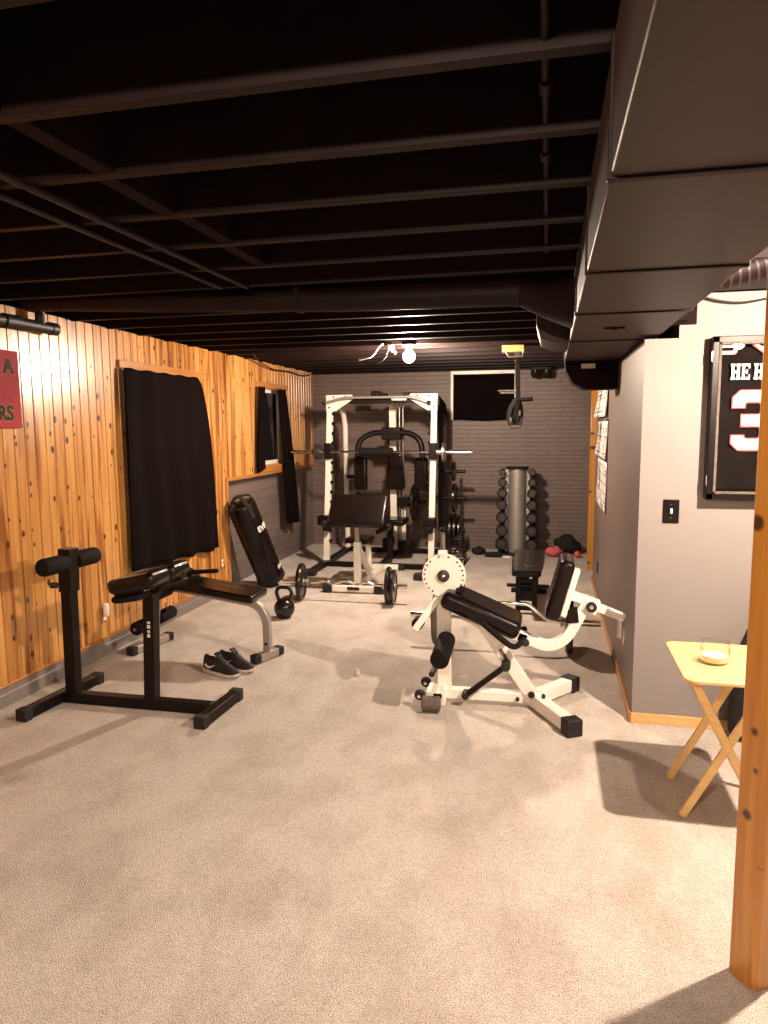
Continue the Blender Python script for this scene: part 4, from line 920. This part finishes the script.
obj('hinge', MB().span((X0-.003,WY-.082,2.00),(X0+.003,WY-.068,2.05)).span((X0-.003,WY-.082,1.36),(X0+.003,WY-.068,1.41)), M['steel'], t)
JYW = WY-.034
def jf(u, v):
    x = X0+.05 + (X1-X0-.10)*u; z = Z1-.052 - (Z1-Z0-.10)*v
    return V((x, JYW + .006*math.sin(9*u+4*v) + .010*math.sin(16*(u-.5*v)+1)*max(0,v-.25), z))
mb = MB(); mb.sheet(jf, 60, 60)
jo = obj('jersey', mb, M['jersey'], t, solid=.003)
def flat(polys, mat, name, dy, grow=0):
    mb_ = MB()
    for po in polys: mb_.prism(po, (0, JYW-.022-dy, 0), (1,0,0), (0,0,1), (0,-.0012,0))
    return obj(name, mb_, mat, t)
def rc(x0, z0, x1, z1): return [(x0,z0),(x1,z0),(x1,z1),(x0,z1)]
def slabH(x, z, w, h):
    a, p, q, tt, m0, m1 = .44*w, .08*w, .36*w, .15*h, .42*h, .58*h
    o = [(0,0),(a,0),(a,tt),(q,tt),(q,m0),(w-q,m0),(w-q,tt),(w-a,tt),(w-a,0),(w,0),(w,tt),(w-p,tt),(w-p,h-tt),(w,h-tt),(w,h),(w-a,h),(w-a,h-tt),(w-q,h-tt),(w-q,m1),(q,m1),(q,h-tt),(a,h-tt),(a,h),(0,h),(0,h-tt),(p,h-tt),(p,tt),(0,tt)]
    return [[(x+u, z+v) for u, v in o]]
def slabE(x, z, w, h):
    p, q, tt, m0, m1, r, k, n = .08*w, .38*w, .15*h, .43*h, .57*h, .84*w, .60*w, .74*w
    o = [(0,0),(w,0),(w,.30*h),(r,.30*h),(r,tt),(q,tt),(q,m0),(k,m0),(k,.36*h),(n,.36*h),(n,.64*h),(k,.64*h),(k,m1),(q,m1),(q,h-tt),(r,h-tt),(r,.70*h),(w,.70*h),(w,h),(0,h),(0,h-tt),(p,h-tt),(p,tt),(0,tt)]
    return [[(x+u, z+v) for u, v in o]]
flat(slabH(.908,1.905,.046,.080) + slabE(.959,1.905,.040,.080) + slabH(1.018,1.905,.046,.080), M['jwhite'], 'name_lettering', 0)
def three(x, z, w_, h, e):
    s_ = .058; c = .035
    o = [(0,.075),(0,c),(c,0),(w_-c,0),(w_,c),(w_,h*.5-.02),(w_-.022,h*.5),(w_,h*.5+.02),(w_,h-c),(w_-c,h),(c,h),(0,h-c),(0,h-.085),(s_,h-.085),(s_,h-s_-.008),(s_+.012,h-s_),(w_-s_-.012,h-s_),(w_-s_,h-s_-.01),(w_-s_,h*.5+.037),(w_-s_-.012,h*.5+.029),(.045,h*.5+.029),(.045,h*.5-.029),(w_-s_-.012,h*.5-.029),(w_-s_,h*.5-.037),(w_-s_,s_+.01),(w_-s_-.012,s_),(s_+.012,s_),(s_,s_+.008),(s_,.075)]
    n = len(o); res = []
    for i in range(n):
        p, q, r = V((*o[i-1],0)), V((*o[i],0)), V((*o[(i+1)%n],0))
        d1, d2 = (q-p).normalized(), (r-q).normalized()
        n1, n2 = V((d1.y,-d1.x,0)), V((d2.y,-d2.x,0)); m_ = (n1+n2); m_ = m_/max(.5, m_.length_squared)*2
        res.append((x+q.x+m_.x*e, z+q.y+m_.y*e))
    return res
flat([three(.925,1.543,.195,.305,.0055)], M['jred'], 'number_edge', 0)
flat([three(.925,1.543,.195,.305,-.001)], M['jwhite'], 'number', .0014)
obj('signature', MB().tube([( .94+.012*k, JYW-.0265, 1.815+.012*math.sin(k*2.1)+.004*k*.3) for k in range(8)], .0012, 5), M['ink'], t)
def ringo(e, hole):
    mb_ = MB(); x0, x1, z0, z1, c = .846-e, .932+e, 2.036-e, 2.083+e, .012
    mb_.prism([(x0,z0+c),(x0+c,z0),(x1-c,z0),(x1,z0+c),(x1,z1-c),(x1-c,z1),(x0+c,z1),(x0,z1-c)], (0,JYW-.022-(0 if hole == 0 else .0014),0), (1,0,0), (0,0,1), (0,-.0012,0)); return mb_
obj('shoulder_edge', ringo(.004, 0), M['jred'], t)
obj('shoulder_number', ringo(0, 1), M['jwhite'], t)
obj('shoulder_gap', MB().span((.862,JYW-.0262,2.051),(.916,JYW-.0246,2.068)), M['jersey'], t)
flat([[(1.005,2.085),(1.03,2.085),(1.10,2.03),(1.10,2.01)]], M['jwhite'], 'stripe', .001)
flat([[(.995,2.085),(1.005,2.085),(1.10,2.01),(1.10,2.00)]], M['jred'], 'stripe_edge', .001)
obj('bulb_glint', MB().cyl((.948,JYW-.03,2.078),(.948,JYW-.02,2.078),.007), M['jwhite'], t)  # white dot standing in for the bulb's reflection in the glazing
obj('glazing', MB().span((X0+.034,WY-.078,Z0+.034),(X1-.034,WY-.075,Z1-.034)), M['jglass'], t)

# ------------------------------------------------------------------ tray table and candle jar
TX0, TX1, TY0, TY1, TZ = .555, .955, 2.95, 3.49, .66
t = thing('tray_table', 'small folding wooden tray table in front of the white wall', 'tray table', ((TX0+TX1)/2, 3.22, 0))
cr = .045; tp = []
for cx, cy, a0 in ((TX1-cr,TY1-cr,0),(TX0+cr,TY1-cr,90),(TX0+cr,TY0+cr,180),(TX1-cr,TY0+cr,270)):
    tp += [(cx+cr*math.cos(math.radians(a0+90*k/6)), cy+cr*math.sin(math.radians(a0+90*k/6))) for k in range(7)]
obj('table_top', MB().prism(tp, (0,0,TZ-.018), (1,0,0), (0,1,0), (0,0,.018)), M['table'], t, bev=.005, seg=3)
for y_ in (3.09, 3.43):
    obj('leg', MB().beam([(.59,y_,.006),(.915,y_,TZ-.022)], .017, .034, (0,0,1)), M['table'], t, bev=.003)
for y_ in (3.065, 3.405):
    obj('leg', MB().beam([(.925,y_,.006),(.60,y_,TZ-.022)], .017, .034, (0,0,1)), M['table'], t, bev=.003)
    obj('pivot_screw', MB().cyl((.758,y_-.012,.32),(.758,y_+.03,.32),.006,10), M['steel'], t)
obj('under_rail', MB().box((.90,3.25,TZ-.032),(.035,.40,.028)).box((.615,3.25,TZ-.032),(.03,.40,.025)), M['table'], t, bev=.003)
obj('latch', MB().box((.668,3.12,TZ-.036),(.085,.035,.012)).box((.655,3.12,TZ-.052),(.05,.03,.025)), M['black_plastic'], t, bev=.004)
jx, jy = .715, 3.20
t = thing('candle_jar', 'clear glass candle jar with cream wax on the tray table', 'candle', (jx, jy, TZ))
obj('wax', MB().lathe((jx,jy,TZ),(0,0,1),[(.044,.007),(.054,.012),(.0565,.022),(.0565,.034),(.03,.038),(.005,.037)],32), M['wax'], t)
obj('glass_jar', MB().lathe((jx,jy,TZ),(0,0,1),[(.044,.001),(.055,.004),(.061,.018),(.061,.062),(.055,.076),(.059,.083),(.059,.093),(.0555,.093),(.0555,.084),(.0515,.076),(.0575,.060),(.0575,.018),(.044,.005)],44), M['aglass'], t)
obj('wick', MB().cyl((jx,jy,TZ+.03),(jx,jy,TZ+.05),.0015,6), M['ink'], t)

# tall dark shape filling in behind the table, ball on the carpet
lump_mb = MB(); br_ = []
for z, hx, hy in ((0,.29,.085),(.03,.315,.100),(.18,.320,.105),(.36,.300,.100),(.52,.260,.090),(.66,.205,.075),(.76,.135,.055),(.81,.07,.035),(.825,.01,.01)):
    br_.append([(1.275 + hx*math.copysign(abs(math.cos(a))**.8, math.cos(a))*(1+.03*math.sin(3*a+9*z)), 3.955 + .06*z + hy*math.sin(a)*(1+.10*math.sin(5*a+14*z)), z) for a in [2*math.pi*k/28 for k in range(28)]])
t = thing('black_lump', 'tall black slumped shape against the white wall behind the tray table', 'bag', (1.275, 3.955, 0))
obj('main_body', lump_mb.rings(br_), M['darkcloth'], t, sub=1, angle=180)
obj('dark_loop', MB().tube(fillet([(1.10,3.90,.55),(1.14,3.86,.74),(1.30,3.90,.86),(1.42,3.90,.70),(1.46,3.88,.50)],.1), .014, 8), M['darkcloth'], t)
tag(obj('golf_ball', MB().lathe((-1.24,4.50,0),(0,0,1),[(.0215*math.sin(math.pi*i/14)+1e-5,.0215-.0215*math.cos(math.pi*i/14)) for i in range(15)],20), M['white_plastic']), 'tiny white ball on the open carpet left of the white leg machine', 'ball')

# ------------------------------------------------------------------ camera, world, view
cd = bpy.data.cameras.new('camera'); co = bpy.data.objects.new('camera', cd); COL.objects.link(co)
vy = V((165, 87, -710)).normalized(); vz = -V((51, -5488, -710)).normalized(); vz = (vz - vy*vz.dot(vy)).normalized(); vx = vy.cross(vz)
Rm = Matrix((vx, vy, vz))            # camera axes -> room axes
co.matrix_world = Matrix.Translation((0,0,1.68)) @ Rm.to_4x4()
cd.sensor_fit = 'VERTICAL'; cd.sensor_height = 36; cd.lens = 710*36/1024; cd.clip_start = .02
scn.camera = co
wd = bpy.data.worlds.new('night'); scn.world = wd; wd.use_nodes = True
wd.node_tree.nodes['Background'].inputs[0].default_value = (.01,.008,.007,1)
vs = scn.view_settings
vs.view_transform = 'Standard'; vs.look = 'None'; vs.exposure = 1.68; vs.gamma = 1; vs.use_curve_mapping = False
scn.cycles.use_denoising = True
scn.cycles.max_bounces = 8; scn.cycles.diffuse_bounces = 5; scn.cycles.sample_clamp_indirect = 6.0
scn.cycles.caustics_reflective = False; scn.cycles.caustics_refractive = False
